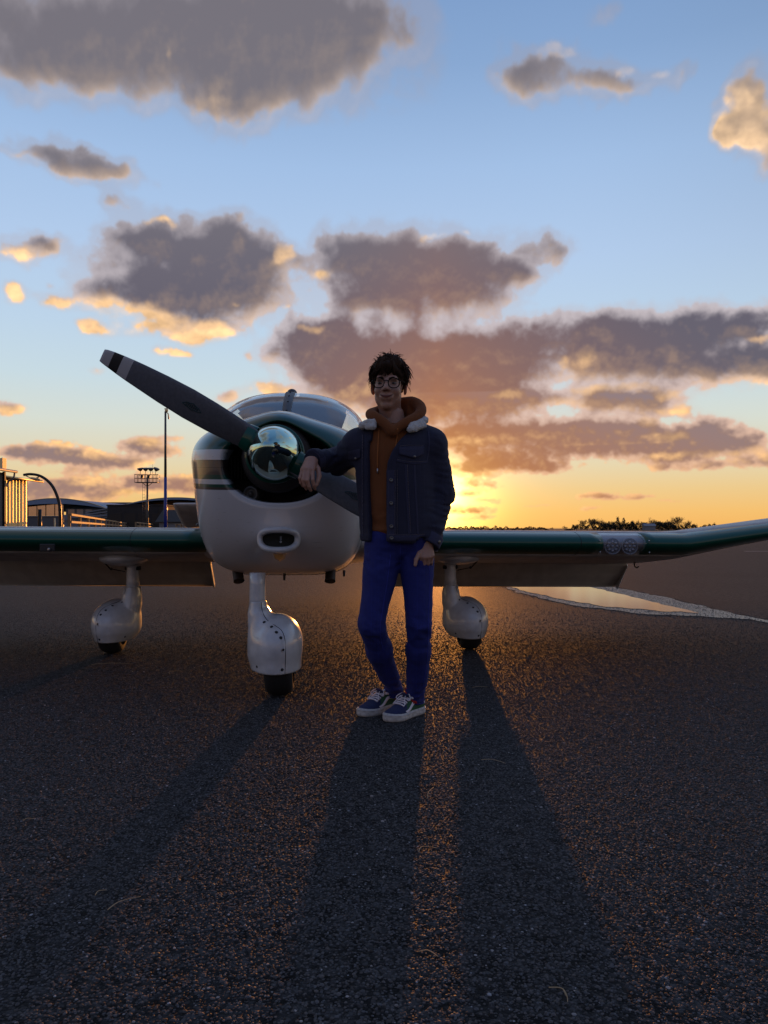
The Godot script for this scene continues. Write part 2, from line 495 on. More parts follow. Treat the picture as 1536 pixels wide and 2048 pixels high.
func lathe(st: SurfaceTool, prof: Array, c: Vector3, b := Basis(), seg := 24):
	# prof: [radius, distance along the axis b.z]
	var rings := []
	for p in prof:
		var ring := PackedVector3Array()
		for k in seg:
			var t := TAU * k / seg
			ring.append(c + b * Vector3(p[0] * cos(t), p[0] * sin(t), p[1]))
		rings.append(ring)
	loft(st, rings)


func disc(st: SurfaceTool, c: Vector3, n: Vector3, r: float, thick := 0.003, seg := 10):
	tube(st, [c - n * thick * 0.5, c + n * thick * 0.5], r, r, seg)


func toward(z: Vector3) -> Basis:
	z = z.normalized()
	var x := (Vector3.UP if absf(z.y) < 0.95 else Vector3.RIGHT).cross(z).normalized()
	return Basis(x, z.cross(x), z)


# ------------------------------------------------------------------ a body as a field of distances, meshed as surface nets
class Field:
	var o: Vector3
	var c: float
	var nx: int
	var ny: int
	var nz: int
	var v := PackedFloat32Array()

	func _init(lo: Vector3, hi: Vector3, cell: float):
		o = lo
		c = cell
		nx = int((hi.x - lo.x) / cell) + 2
		ny = int((hi.y - lo.y) / cell) + 2
		nz = int((hi.z - lo.z) / cell) + 2
		v.resize(nx * ny * nz)
		v.fill(9.0)

	func reach(lo: Vector3, hi: Vector3) -> Array:
		return [maxi(0, int((lo.x - o.x) / c)), mini(nx, int((hi.x - o.x) / c) + 2), maxi(0, int((lo.y - o.y) / c)), mini(ny, int((hi.y - o.y) / c) + 2), maxi(0, int((lo.z - o.z) / c)), mini(nz, int((hi.z - o.z) / c) + 2)]

	func ell(m: Vector3, r: Vector3, k := 0.0, turn := Basis(), cut := false):
		var big := maxf(r.x, maxf(r.y, r.z)) + c * 4.0 + k
		var ext := Vector3(big, big, big)
		if turn == Basis():
			ext = r + Vector3.ONE * (c * 4.0 + k)
		var w := reach(m - ext, m + ext)
		var inv := turn.transposed()
		for z in range(w[4], w[5]):
			for y in range(w[2], w[3]):
				var at: int = (z * ny + y) * nx
				for x in range(w[0], w[1]):
					var p := inv * (o + Vector3(x, y, z) * c - m)
					var q := p / r
					var k0 := q.length()
					var d := k0 * (k0 - 1.0) / maxf((q / r).length(), 1e-6)
					join(at + x, d, k, cut)

	func join(at: int, d: float, k: float, cut: bool):
		var e := v[at]
		if cut:
			d = -d
			if k > 0.0:
				var h := maxf(k - absf(d - e), 0.0) / k
				v[at] = maxf(d, e) + h * h * k * 0.25
			else:
				v[at] = maxf(d, e)
		elif k > 0.0:
			var h := maxf(k - absf(d - e), 0.0) / k
			v[at] = minf(d, e) - h * h * k * 0.25
		else:
			v[at] = minf(d, e)

	func cap(a: Vector3, b: Vector3, ra: float, rb: float, k := 0.0, s := Vector3.ONE, cut := false):
		# a tapered capsule; s squeezes it along the axes (2 = half as thick)
		var big := maxf(ra, rb) + c * 4.0 + k
		var ext := Vector3(big / minf(s.x, 1.0), big / minf(s.y, 1.0), big / minf(s.z, 1.0))
		var w := reach(a.min(b) - ext, a.max(b) + ext)
		var ab := (b - a) * s
		var len2 := maxf(ab.length_squared(), 1e-9)
		for z in range(w[4], w[5]):
			for y in range(w[2], w[3]):
				var at: int = (z * ny + y) * nx
				for x in range(w[0], w[1]):
					var p := (o + Vector3(x, y, z) * c - a) * s
					var t := clampf(p.dot(ab) / len2, 0.0, 1.0)
					join(at + x, (p - ab * t).length() - lerpf(ra, rb, t), k, cut)

	func plane(p: Vector3, n: Vector3, near := Vector3.ZERO, within := 99.0):
		# takes away what lies beyond p along n (near, within: only around there)
		for z in nz:
			for y in ny:
				var at: int = (z * ny + y) * nx
				for x in nx:
					var q := o + Vector3(x, y, z) * c
					if within < 90.0 and q.distance_to(near) > within:
						continue
					v[at + x] = maxf(v[at + x], (q - p).dot(n))

	func each(f: Callable, lim: float):
		# lets f change the distance where the surface is near
		for z in nz:
			for y in ny:
				var at: int = (z * ny + y) * nx
				for x in nx:
					if absf(v[at + x]) < lim:
						v[at + x] = f.call(o + Vector3(x, y, z) * c, v[at + x])

	func at(p: Vector3) -> float:
		var q := (p - o) / c
		var x := clampi(int(q.x), 0, nx - 2)
		var y := clampi(int(q.y), 0, ny - 2)
		var z := clampi(int(q.z), 0, nz - 2)
		var f := q - Vector3(x, y, z)
		var i := (z * ny + y) * nx + x
		var i2 := i + nx * ny
		return lerpf(lerpf(lerpf(v[i], v[i + 1], f.x), lerpf(v[i + nx], v[i + nx + 1], f.x), f.y), lerpf(lerpf(v[i2], v[i2 + 1], f.x), lerpf(v[i2 + nx], v[i2 + nx + 1], f.x), f.y), f.z)

	func front(x: float, y: float) -> Vector3:
		# the foremost point of the surface over (x, y)
		var z := o.z + (nz - 2) * c
		var last := at(Vector3(x, y, z))
		while z > o.z:
			var d := at(Vector3(x, y, z - c))
			if d < 0.0:
				return Vector3(x, y, z - c * clampf(last / maxf(last - d, 1e-6), 0.0, 1.0))
			last = d
			z -= c
		return Vector3(x, y, -99.0)

	func normal(p: Vector3) -> Vector3:
		var e := c
		return Vector3(at(p + Vector3(e, 0, 0)) - at(p - Vector3(e, 0, 0)), at(p + Vector3(0, e, 0)) - at(p - Vector3(0, e, 0)), at(p + Vector3(0, 0, e)) - at(p - Vector3(0, 0, e))).normalized()

	func nets(verts: PackedVector3Array, index: PackedInt32Array, xf := Transform3D()):
		var made := PackedInt32Array()
		made.resize(v.size())
		made.fill(-1)
		var lay := nx * ny
		var lim := c * 4.0
		for z in nz - 1:
			for y in ny - 1:
				var row := (z * ny + y) * nx
				for x in nx - 1:
					var i := row + x
					if absf(v[i]) > lim:
						continue
					var a := [v[i], v[i + 1], v[i + nx], v[i + nx + 1], v[i + lay], v[i + lay + 1], v[i + lay + nx], v[i + lay + nx + 1]]
					var inside := 0
					for g in a:
						if g < 0.0:
							inside += 1
					if inside == 0 or inside == 8:
						continue
					var sum := Vector3.ZERO
					var n := 0
					for e in EDGES:
						var p: float = a[e[0]]
						var q: float = a[e[1]]
						if (p < 0.0) != (q < 0.0):
							sum += CORNERS[e[0]].lerp(CORNERS[e[1]], p / (p - q))
							n += 1
					made[i] = verts.size()
					verts.append(xf * (o + (Vector3(x, y, z) + sum / n) * c))
		for z in range(1, nz - 1):
			for y in range(1, ny - 1):
				var row := (z * ny + y) * nx
				for x in range(1, nx - 1):
					var i := row + x
					var e := v[i]
					if absf(e) > lim:
						continue
					if (e < 0.0) != (v[i + 1] < 0.0):
						face(index, made[i - nx - lay], made[i - lay], made[i], made[i - nx], e < 0.0)
					if (e < 0.0) != (v[i + nx] < 0.0):
						face(index, made[i - lay - 1], made[i - 1], made[i], made[i - lay], e < 0.0)
					if (e < 0.0) != (v[i + lay] < 0.0):
						face(index, made[i - 1 - nx], made[i - nx], made[i], made[i - 1], e < 0.0)

	func face(index: PackedInt32Array, a: int, b: int, d: int, e: int, outward: bool):
		if a < 0 or b < 0 or d < 0 or e < 0:
			return
		if outward:
			index.append_array([a, d, b, a, e, d])
		else:
			index.append_array([a, b, d, a, d, e])

	const CORNERS := [Vector3(0, 0, 0), Vector3(1, 0, 0), Vector3(0, 1, 0), Vector3(1, 1, 0), Vector3(0, 0, 1), Vector3(1, 0, 1), Vector3(0, 1, 1), Vector3(1, 1, 1)]
	const EDGES := [[0, 1], [2, 3], [4, 5], [6, 7], [0, 2], [1, 3], [4, 6], [5, 7], [0, 4], [1, 5], [2, 6], [3, 7]]


func netted(fields: Array, places: Array = []) -> ArrayMesh:
	var verts := PackedVector3Array()
	var index := PackedInt32Array()
	for k in fields.size():
		# packed arrays are handed over by reference inside the class
		var f: Field = fields[k]
		f.nets(verts, index, places[k] if k < places.size() else Transform3D())
	return smooth_mesh(verts, index)


func smooth_mesh(verts: PackedVector3Array, index: PackedInt32Array) -> ArrayMesh:
	var norm := PackedVector3Array()
	norm.resize(verts.size())
	for t in range(0, index.size(), 3):
		var n := (verts[index[t + 2]] - verts[index[t]]).cross(verts[index[t + 1]] - verts[index[t]])
		for k in 3:
			norm[index[t + k]] += n
	for i in norm.size():
		norm[i] = norm[i].normalized()
	var arr := []
	arr.resize(Mesh.ARRAY_MAX)
	arr[Mesh.ARRAY_VERTEX] = verts
	arr[Mesh.ARRAY_NORMAL] = norm
	arr[Mesh.ARRAY_INDEX] = index
	var m := ArrayMesh.new()
	m.add_surface_from_arrays(Mesh.PRIMITIVE_TRIANGLES, arr)
	return m


# ------------------------------------------------------------------ materials
func mat(called: String, r: float, g: float, b: float, rough := 0.6, metal := 0.0, coat := 0.0) -> StandardMaterial3D:
	# r, g, b: the real, linear base colour
	var m := StandardMaterial3D.new()
	m.resource_name = called
	m.albedo_color = Color(r, g, b).linear_to_srgb()
	m.roughness = rough
	m.metallic = metal
	m.cull_mode = BaseMaterial3D.CULL_DISABLED
	if coat > 0.0:
		m.clearcoat_enabled = true
		m.clearcoat = coat
		m.clearcoat_roughness = 0.06
	M[called] = m
	return m


func grain(m: StandardMaterial3D, per_metre: float, depth_cm: float, tone := 0.25, freq := 0.05, octaves := 4, kind := FastNoiseLite.TYPE_SIMPLEX_SMOOTH, seed_ := 5):
	# a fine uneven surface, mapped in the thing's own metres
	var n := FastNoiseLite.new()
	n.seed = seed_
	n.noise_type = kind
	n.frequency = freq
	n.fractal_octaves = octaves
	var im := n.get_seamless_image(256, 256)
	m.uv1_triplanar = true
	m.uv1_scale = Vector3.ONE * per_metre
	if depth_cm > 0.0:
		m.heightmap_enabled = true
		m.heightmap_scale = depth_cm
		m.heightmap_texture = ImageTexture.create_from_image(im)
	if tone > 0.0:
		var t := im.duplicate() as Image
		t.adjust_bcs(1.0, tone, 1.0)
		t.convert(Image.FORMAT_RGB8)
		for y in 256:
			for x in 256:
				var c := t.get_pixel(x, y).r + 0.5 - 0.08
				t.set_pixel(x, y, Color(minf(c, 1.0), minf(c, 1.0), minf(c, 1.0)))
		m.albedo_texture = ImageTexture.create_from_image(t)


func cloth(m: StandardMaterial3D, size: float, twill: bool, tone: float):
	# woven threads, mapped in metres of cloth
	var im := Image.create(128, 128, false, Image.FORMAT_RGB8)
	var hi := Image.create(128, 128, false, Image.FORMAT_L8)
	var r := RandomNumberGenerator.new()
	r.seed = 8
	var warp := []
	for i in 128:
		warp.append(r.randf_range(-1.0, 1.0))
	for y in 128:
		for x in 128:
			var over := sin((x + (y if twill else 0)) * TAU / 8.0)
			var c: float = 0.86 + tone * (warp[x] * 0.5 + warp[(y + 40) % 128] * 0.25 + over * 0.35 + r.randf_range(-0.4, 0.4))
			im.set_pixel(x, y, Color(c, c, c).clamp())
			hi.set_pixel(x, y, Color(0.5 + over * 0.3 + r.randf_range(-0.15, 0.15), 0, 0))
	m.uv1_triplanar = true
	m.uv1_scale = Vector3.ONE / size
	m.albedo_texture = ImageTexture.create_from_image(im)
	m.heightmap_enabled = true
	m.heightmap_scale = 0.06
	m.heightmap_texture = ImageTexture.create_from_image(hi)
	m.rim_enabled = true
	m.rim = 0.35
	m.rim_tint = 0.6


func make_materials():
	var w := mat("white_paint", 0.62, 0.63, 0.64, 0.32, 0.0, 0.6)
	grain(w, 2.2, 0.0, 0.16, 0.02, 5)
	var cr := mat("cream_paint", 0.56, 0.53, 0.49, 0.45)
	grain(cr, 1.4, 0.0, 0.22, 0.02, 5)
	mat("green_paint", 0.004, 0.070, 0.046, 0.34, 0.0, 0.55)
	M["green_paint"].metallic_specular = 0.3
	mat("polished_spinner", 0.40, 0.58, 0.51, 0.07, 1.0)
	var pg := mat("blade_grey", 0.115, 0.127, 0.155, 0.55)
	grain(pg, 6.0, 0.0, 0.2, 0.03, 5)
	mat("blade_black", 0.012, 0.012, 0.014, 0.5)
	mat("blade_white", 0.42, 0.43, 0.45, 0.5)
	mat("emblem_teal", 0.006, 0.050, 0.055, 0.5)
	var ru := mat("rubber", 0.014, 0.014, 0.015, 0.85)
	grain(ru, 9.0, 0.05, 0.3)
	mat("dark_metal", 0.03, 0.028, 0.027, 0.55, 0.4)
	mat("bare_metal", 0.45, 0.45, 0.46, 0.35, 0.9)
	mat("matt_black", 0.010, 0.009, 0.009, 0.8)  # one near-black tone for the baffle and cylinder fins
	var ex := mat("exhaust_steel", 0.055, 0.040, 0.032, 0.6, 0.6)
	grain(ex, 12.0, 0.04, 0.4)
	mat("seam", 0.02, 0.02, 0.022, 0.8)
	mat("lamp_grey", 0.16, 0.165, 0.19, 0.4)
	mat("lamp_lens", 0.20, 0.21, 0.25, 0.12, 0.3)
	mat("interior", 0.035, 0.036, 0.045, 0.8)
	var gl := mat("canopy_glass", 0.70, 0.74, 0.80, 0.03)
	gl.transparency = BaseMaterial3D.TRANSPARENCY_ALPHA
	gl.albedo_color.a = 0.14
	gl.metallic_specular = 0.9
	var cl := mat("clear_cover", 0.9, 0.92, 0.95, 0.05)
	cl.transparency = BaseMaterial3D.TRANSPARENCY_ALPHA
	cl.albedo_color.a = 0.10
	var le := mat("spectacle_lens", 0.2, 0.2, 0.2, 0.05)
	le.transparency = BaseMaterial3D.TRANSPARENCY_ALPHA
	le.albedo_color.a = 0.03
	le.metallic_specular = 0.15
	var am := mat("amber_reflection", 0.80, 0.42, 0.12, 0.12)  # amber of sunlit ground mirrored in the cowl, put into the colour
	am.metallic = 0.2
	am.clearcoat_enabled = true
	# person
	var sk := mat("skin", 0.42, 0.235, 0.170, 0.5)
	sk.subsurf_scatter_enabled = true
	sk.subsurf_scatter_strength = 0.12
	grain(sk, 14.0, 0.02, 0.14)
	mat("lips", 0.22, 0.075, 0.062, 0.45)
	var ha := mat("hair", 0.030, 0.015, 0.0085, 0.6)
	ha.metallic_specular = 0.2
	ha.backlight_enabled = true
	ha.backlight = Color(0.30, 0.16, 0.08)
	mat("eye_white", 0.18, 0.155, 0.14, 0.6)
	mat("iris", 0.02, 0.013, 0.010, 0.5)
	mat("glasses_frame", 0.008, 0.006, 0.005, 0.55)
	M["glasses_frame"].metallic_specular = 0.2
	cloth(mat("jacket_denim", 0.016, 0.018, 0.050, 0.85), 0.09, true, 0.30)
	cloth(mat("jacket_seam", 0.034, 0.036, 0.085, 0.85), 0.05, true, 0.3)
	mat("jacket_lining", 0.010, 0.010, 0.018, 0.95)
	mat("stitch", 0.12, 0.10, 0.11, 0.8)
	cloth(mat("jeans_denim", 0.007, 0.015, 0.185, 0.85), 0.07, true, 0.26)
	mat("jeans_stitch", 0.02, 0.03, 0.26, 0.8)
	cloth(mat("hoodie", 0.21, 0.064, 0.013, 0.95), 0.045, false, 0.12)
	mat("cord", 0.30, 0.10, 0.022, 0.9)
	var fl := mat("fleece", 0.62, 0.62, 0.60, 1.0)
	grain(fl, 16.0, 0.35, 0.25, 0.06, 3)
	mat("button", 0.16, 0.15, 0.14, 0.4, 0.8)
	cloth(mat("shoe_blue", 0.012, 0.024, 0.100, 0.9), 0.05, false, 0.25)
	cloth(mat("shoe_green", 0.016, 0.100, 0.045, 0.9), 0.05, false, 0.25)
	var so := mat("shoe_white", 0.50, 0.49, 0.47, 0.6)
	grain(so, 8.0, 0.0, 0.4, 0.02, 5, FastNoiseLite.TYPE_SIMPLEX_SMOOTH, 12)
	mat("lace", 0.66, 0.62, 0.66, 0.8)
	mat("red_sock", 0.36, 0.018, 0.016, 0.9)
	# setting
	asphalt_materials()
	var gr := mat("field_grass", 0.040, 0.045, 0.018, 0.9)
	gr.uv1_world_triplanar = true
	grain(gr, 0.08, 6.0, 0.5)
	gr.uv1_world_triplanar = true
	var wa := mat("puddle_water", 0.02, 0.02, 0.02, 0.09)
	wa.metallic_specular = 0.6
	mat("line_paint", 0.26, 0.25, 0.24, 0.7)
	mat("straw", 0.34, 0.25, 0.14, 0.7)
	mat("leaf_litter", 0.20, 0.10, 0.04, 0.8)
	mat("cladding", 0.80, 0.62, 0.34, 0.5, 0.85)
	mat("roof_sheet", 0.22, 0.22, 0.24, 0.5, 0.3)
	mat("roof_blue", 0.20, 0.27, 0.38, 0.6)
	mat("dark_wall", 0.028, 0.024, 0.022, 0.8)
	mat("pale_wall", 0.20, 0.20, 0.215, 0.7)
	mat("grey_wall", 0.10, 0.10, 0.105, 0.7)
	mat("window_glass", 0.10, 0.10, 0.11, 0.05, 0.0)
	M["window_glass"].metallic_specular = 1.0
	mat("sunset_tint_glass", 0.75, 0.55, 0.36, 0.18, 0.9)  # gold of the reflected sunset put into the pane colour
	var wd := mat("fence_wood", 0.30, 0.19, 0.095, 0.7)
	grain(wd, 3.0, 0.0, 0.4)
	mat("black_steel", 0.018, 0.017, 0.017, 0.4, 0.3)
	mat("mast_steel", 0.085, 0.085, 0.085, 0.5, 0.4)
	mat("blue_steel", 0.010, 0.030, 0.24, 0.4)
	mat("bark", 0.075, 0.048, 0.030, 0.9)
	mat("hedge_leaf", 0.030, 0.028, 0.014, 0.9)


func noise_image(size: int, freq: float, kind: int, ret: int, seed_: int, octaves := 1) -> Image:
	var n := FastNoiseLite.new()
	n.seed = seed_
	n.noise_type = kind
	n.frequency = freq
	n.cellular_return_type = ret
	n.cellular_jitter = 1.0
	n.fractal_type = FastNoiseLite.FRACTAL_NONE if octaves == 1 else FastNoiseLite.FRACTAL_FBM
	n.fractal_octaves = octaves
	return n.get_seamless_image(size, size)


func asphalt_materials():
	# chippings about 8 mm across in dark binder: a 1.6 m tile
	var S := 1024
	var stone := noise_image(S, 0.15, FastNoiseLite.TYPE_CELLULAR, FastNoiseLite.RETURN_CELL_VALUE, 21)
	var shape := noise_image(S, 0.15, FastNoiseLite.TYPE_CELLULAR, FastNoiseLite.RETURN_DISTANCE2_SUB, 21)
	var broad := noise_image(S, 0.02, FastNoiseLite.TYPE_SIMPLEX_SMOOTH, 0, 4, 4)
	var a := stone.get_data()
	var b := shape.get_data()
	var c := broad.get_data()
	var tone := PackedByteArray()
	tone.resize(S * S)
	var high := PackedByteArray()
	high.resize(S * S)
	for i in S * S:
		var s := a[i]
		var e := mini(b[i] * 2, 255)
		tone[i] = clampi(40 + (s * s >> 9) + (e >> 3) + (c[i] >> 1), 0, 255)
		high[i] = clampi((e * (96 + (s >> 1)) >> 8), 0, 255)
	var ti := ImageTexture.create_from_image(Image.create_from_data(S, S, false, Image.FORMAT_L8, tone))
	var hi := ImageTexture.create_from_image(Image.create_from_data(S, S, false, Image.FORMAT_L8, high))
	for k in 2:
		var m := mat("asphalt" if k == 0 else "wet_asphalt", 0.062 if k == 0 else 0.045, 0.061 if k == 0 else 0.044, 0.062 if k == 0 else 0.044, 0.70 if k == 0 else 0.33)
		m.uv1_triplanar = true
		m.uv1_world_triplanar = true
		m.uv1_scale = Vector3.ONE / 1.6
		m.albedo_texture = ti
		m.heightmap_enabled = true
		m.heightmap_scale = 0.34 if k == 0 else 0.22
		m.heightmap_texture = hi
		m.vertex_color_use_as_albedo = k == 0
		m.metallic_specular = 0.20 if k == 0 else 0.5
	var st := mat("chipping", 0.066, 0.065, 0.067, 0.60)
	st.metallic_specular = 0.24
	st.vertex_color_use_as_albedo = true


# ------------------------------------------------------------------ ground
func lines(parts: Array) -> PackedFloat32Array:
	# [from, to, step] ...
	var out := PackedFloat32Array()
	for p in parts:
		var x: float = p[0]
		while x < p[1] - 0.001:
			out.append(x)
			x += p[2]
	out.append(parts[-1][1])
	return out


const MARGIN := [[1.85, -12.3], [1.95, -10.25], [2.28, -8.93], [2.72, -8.12], [3.17, -7.90], [3.50, -7.62], [3.68, -7.30], [3.95, -7.05], [4.02, -7.12], [3.80, -7.50], [3.69, -8.25], [3.68, -8.95], [3.64, -10.1], [3.55, -11.4], [3.45, -12.8], [3.3, -14.9], [2.9, -16.8], [2.4, -16.6], [2.0, -14.6]]
const WATER := [[2.00, -12.5], [1.97, -11.45], [2.18, -10.05], [2.50, -8.90], [2.92, -8.42], [3.26, -8.16], [3.30, -8.35], [3.28, -8.98], [3.24, -10.3], [3.14, -12.1], [3.05, -14.6], [2.7, -15.9], [2.3, -14.9]]


func ground():
	var n := FastNoiseLite.new()
	n.seed = 9
	n.frequency = 0.35
	n.fractal_octaves = 5
	var xs := lines([[-3000.0, -300.0, 300.0], [-300.0, -30.0, 15.0], [-30.0, -6.0, 1.0], [-6.0, 6.0, 0.16], [6.0, 30.0, 1.0], [30.0, 300.0, 15.0], [300.0, 3000.0, 300.0]])
	var zs := lines([[-4000.0, -400.0, 300.0], [-400.0, -40.0, 15.0], [-40.0, -12.0, 0.8], [-12.0, 0.0, 0.16], [0.0, 40.0, 2.0], [40.0, 400.0, 60.0]])
	var verts := PackedVector3Array()
	var cols := PackedColorArray()
	var norm := PackedVector3Array()
	var index := PackedInt32Array()
	for z in zs:
		for x in xs:
			verts.append(Vector3(x, 0, z))
			norm.append(Vector3.UP)
			var g := 1.0 + 0.30 * n.get_noise_2d(x, z) + 0.16 * n.get_noise_2d(x * 0.12, z * 0.3)
			cols.append(Color(minf(g, 1.25), minf(g * 0.985, 1.25), minf(g * 0.975, 1.25)))
	var w := xs.size()
	for j in zs.size() - 1:
		for i in w - 1:
			var k := j * w + i
			index.append_array([k, k + 1, k + w + 1, k, k + w + 1, k + w])
	var arr := []
	arr.resize(Mesh.ARRAY_MAX)
	arr[Mesh.ARRAY_VERTEX] = verts
	arr[Mesh.ARRAY_NORMAL] = norm
	arr[Mesh.ARRAY_COLOR] = cols
	arr[Mesh.ARRAY_INDEX] = index
	var m := ArrayMesh.new()
	m.add_surface_from_arrays(Mesh.PRIMITIVE_TRIANGLES, arr)
	var o := put("ground_apron", m, M.asphalt)
	tag(o, "dark worn asphalt of the airfield apron", "", "", "structure")
	# chippings that stand proud of the binder, where they are near enough to be seen singly
	var pebble := mb(false)
	var r := RandomNumberGenerator.new()
	r.seed = 77
	var rings := []
	for i in 4:
		var ring := PackedVector3Array()
		for k in 6:
			var rr: float = [0.55, 1.0, 1.0, 0.5][i] * r.randf_range(0.8, 1.12)
			var an := TAU * (k + r.randf_range(-0.25, 0.25)) / 6.0
			ring.append(Vector3(cos(an) * rr, [-0.6, -0.25, 0.25, 0.6][i] + r.randf_range(-0.08, 0.08), sin(an) * rr * 0.85))
		rings.append(ring)
	loft(pebble, rings, true, true, true)
	pebble.generate_normals()
	var count := 360000
	var mm := MultiMesh.new()
	mm.transform_format = MultiMesh.TRANSFORM_3D
	mm.use_colors = true
	mm.mesh = pebble.commit()
	mm.instance_count = count
	for i in count:
		# thickest near the viewer, thinning out to nothing where they are too small to be seen
		var z := 0.0
		while true:
			z = r.randf_range(1.25, 9.5)
			var keep := z / 3.0 if z < 3.0 else pow((9.5 - z) / 6.5, 1.2)
			if r.randf() < keep:
				break
		var half := 0.515 * z + 0.12
		var x := r.randf_range(-half, half)
		var s := r.randf_range(0.0019, 0.0043) * (1.0 + 0.5 * float(r.randf() < 0.08))
		var b := Basis.from_euler(Vector3(r.randf_range(-0.5, 0.5), r.randf() * TAU, r.randf_range(-0.5, 0.5))).scaled(Vector3(s, s * r.randf_range(0.42, 0.78), s))
		mm.set_instance_transform(i, Transform3D(b, Vector3(x, r.randf_range(-0.0012, 0.0007), -z)))
		var g := r.randf_range(0.35, 1.5)
		if r.randf() < 0.012:
			g = r.randf_range(2.5, 5.0)
		var warm := r.randf_range(-0.05, 0.08)
		mm.set_instance_color(i, Color(g * (1.0 + warm), g, g * (1.0 - warm)))
	var peb := MultiMeshInstance3D.new()
	peb.name = "asphalt_chippings"
	peb.multimesh = mm
	peb.material_override = M.chipping
	tag(peb, "small stone chippings standing out of the asphalt", "chippings", "", "stuff")
	add_child(peb)
	var mw := MultiMesh.new()
	mw.transform_format = MultiMesh.TRANSFORM_3D
	mw.use_colors = true
	mw.mesh = mm.mesh
	mw.instance_count = 7000
	var damp := PackedVector2Array()
	for q in MARGIN:
		damp.append(Vector2(q[0], q[1]))
	var wet := PackedVector2Array()
	for q in WATER:
		wet.append(Vector2(q[0], q[1]))
	for i in 7000:
		var x := 0.0
		var z := 0.0
		while true:
			z = r.randf_range(6.9, 15.5)
			x = r.randf_range(1.6, 4.2)
			var q := Vector2(x + r.randf_range(-0.1, 0.1), -z + r.randf_range(-0.3, 0.3))
			if Geometry2D.is_point_in_polygon(q, damp) and not Geometry2D.is_point_in_polygon(Vector2(x, -z), wet):
				break
		var s := r.randf_range(0.003, 0.0065)
		var b := Basis.from_euler(Vector3(r.randf_range(-0.4, 0.4), r.randf() * TAU, r.randf_range(-0.4, 0.4))).scaled(Vector3(s, s * 0.8, s))
		mw.set_instance_transform(i, Transform3D(b, Vector3(x, 0.0035 + r.randf_range(-0.002, 0.0015), -z)))
		var g := r.randf_range(0.5, 1.0)
		mw.set_instance_color(i, Color(g, g, g))
	var pw := MultiMeshInstance3D.new()
	pw.name = "puddle_chippings"
	pw.multimesh = mw
	pw.material_override = M.chipping
	tag(pw, "wet stone chippings standing out of the puddle's edge", "chippings", "", "stuff")
	add_child(pw)
	# rain water lying in a dip beyond the right wheel, with a damp margin
	tag(sheet("puddle_margin", MARGIN, 0.004, 0.10, M.wet_asphalt), "damp granular margin of asphalt round the puddle", "", "", "structure")
	tag(sheet("puddle_water", WATER, 0.008, 0.07, M.puddle_water), "still rain puddle mirroring the golden sky", "", "", "structure")
	# what bounds the apron
	tag(sheet("apron_line", [[14.2, -30.15], [60.0, -33.2], [60.0, -33.5], [14.2, -30.45]], 0.004, 0.0, M.line_paint), "faded pale line painted across the apron", "", "", "structure")
	tag(sheet("airfield_grass", [[-60.0, -150.0], [500.0, -88.0], [2600.0, -260.0], [2600.0, -3600.0], [-2600.0, -3600.0], [-2600.0, -400.0]], 0.004, 0.0, M.field_grass), "dark grass of the airfield as far as the horizon", "", "", "structure")


func sheet(called: String, outline: Array, y: float, ragged: float, m: Material) -> MeshInstance3D:
	var pts := []
	for p in outline:
		pts.append(Vector3(p[0], y, p[1]))
	if ragged > 0.0:
		pts = curve(pts, 14, true)
		pts.pop_back()
		var n := FastNoiseLite.new()
		n.seed = int(ragged * 1000)
		n.frequency = 1.6
		n.fractal_octaves = 5
		for i in pts.size():
			var q: Vector3 = pts[i]
			pts[i] = q + Vector3(n.get_noise_2d(q.x * 2.0, q.z), 0, n.get_noise_2d(q.x * 2.0 + 50.0, q.z) * 3.0) * ragged
	var flat := PackedVector2Array()
	for q in pts:
		flat.append(Vector2(q.x, q.z))
	var st := mb()
	var ids := Geometry2D.triangulate_polygon(flat)
	for k in range(0, ids.size(), 3):
		for l in 3:
			st.set_normal(Vector3.UP)
			st.add_vertex(pts[ids[k + l]])
	return put(called, st.commit(), m)


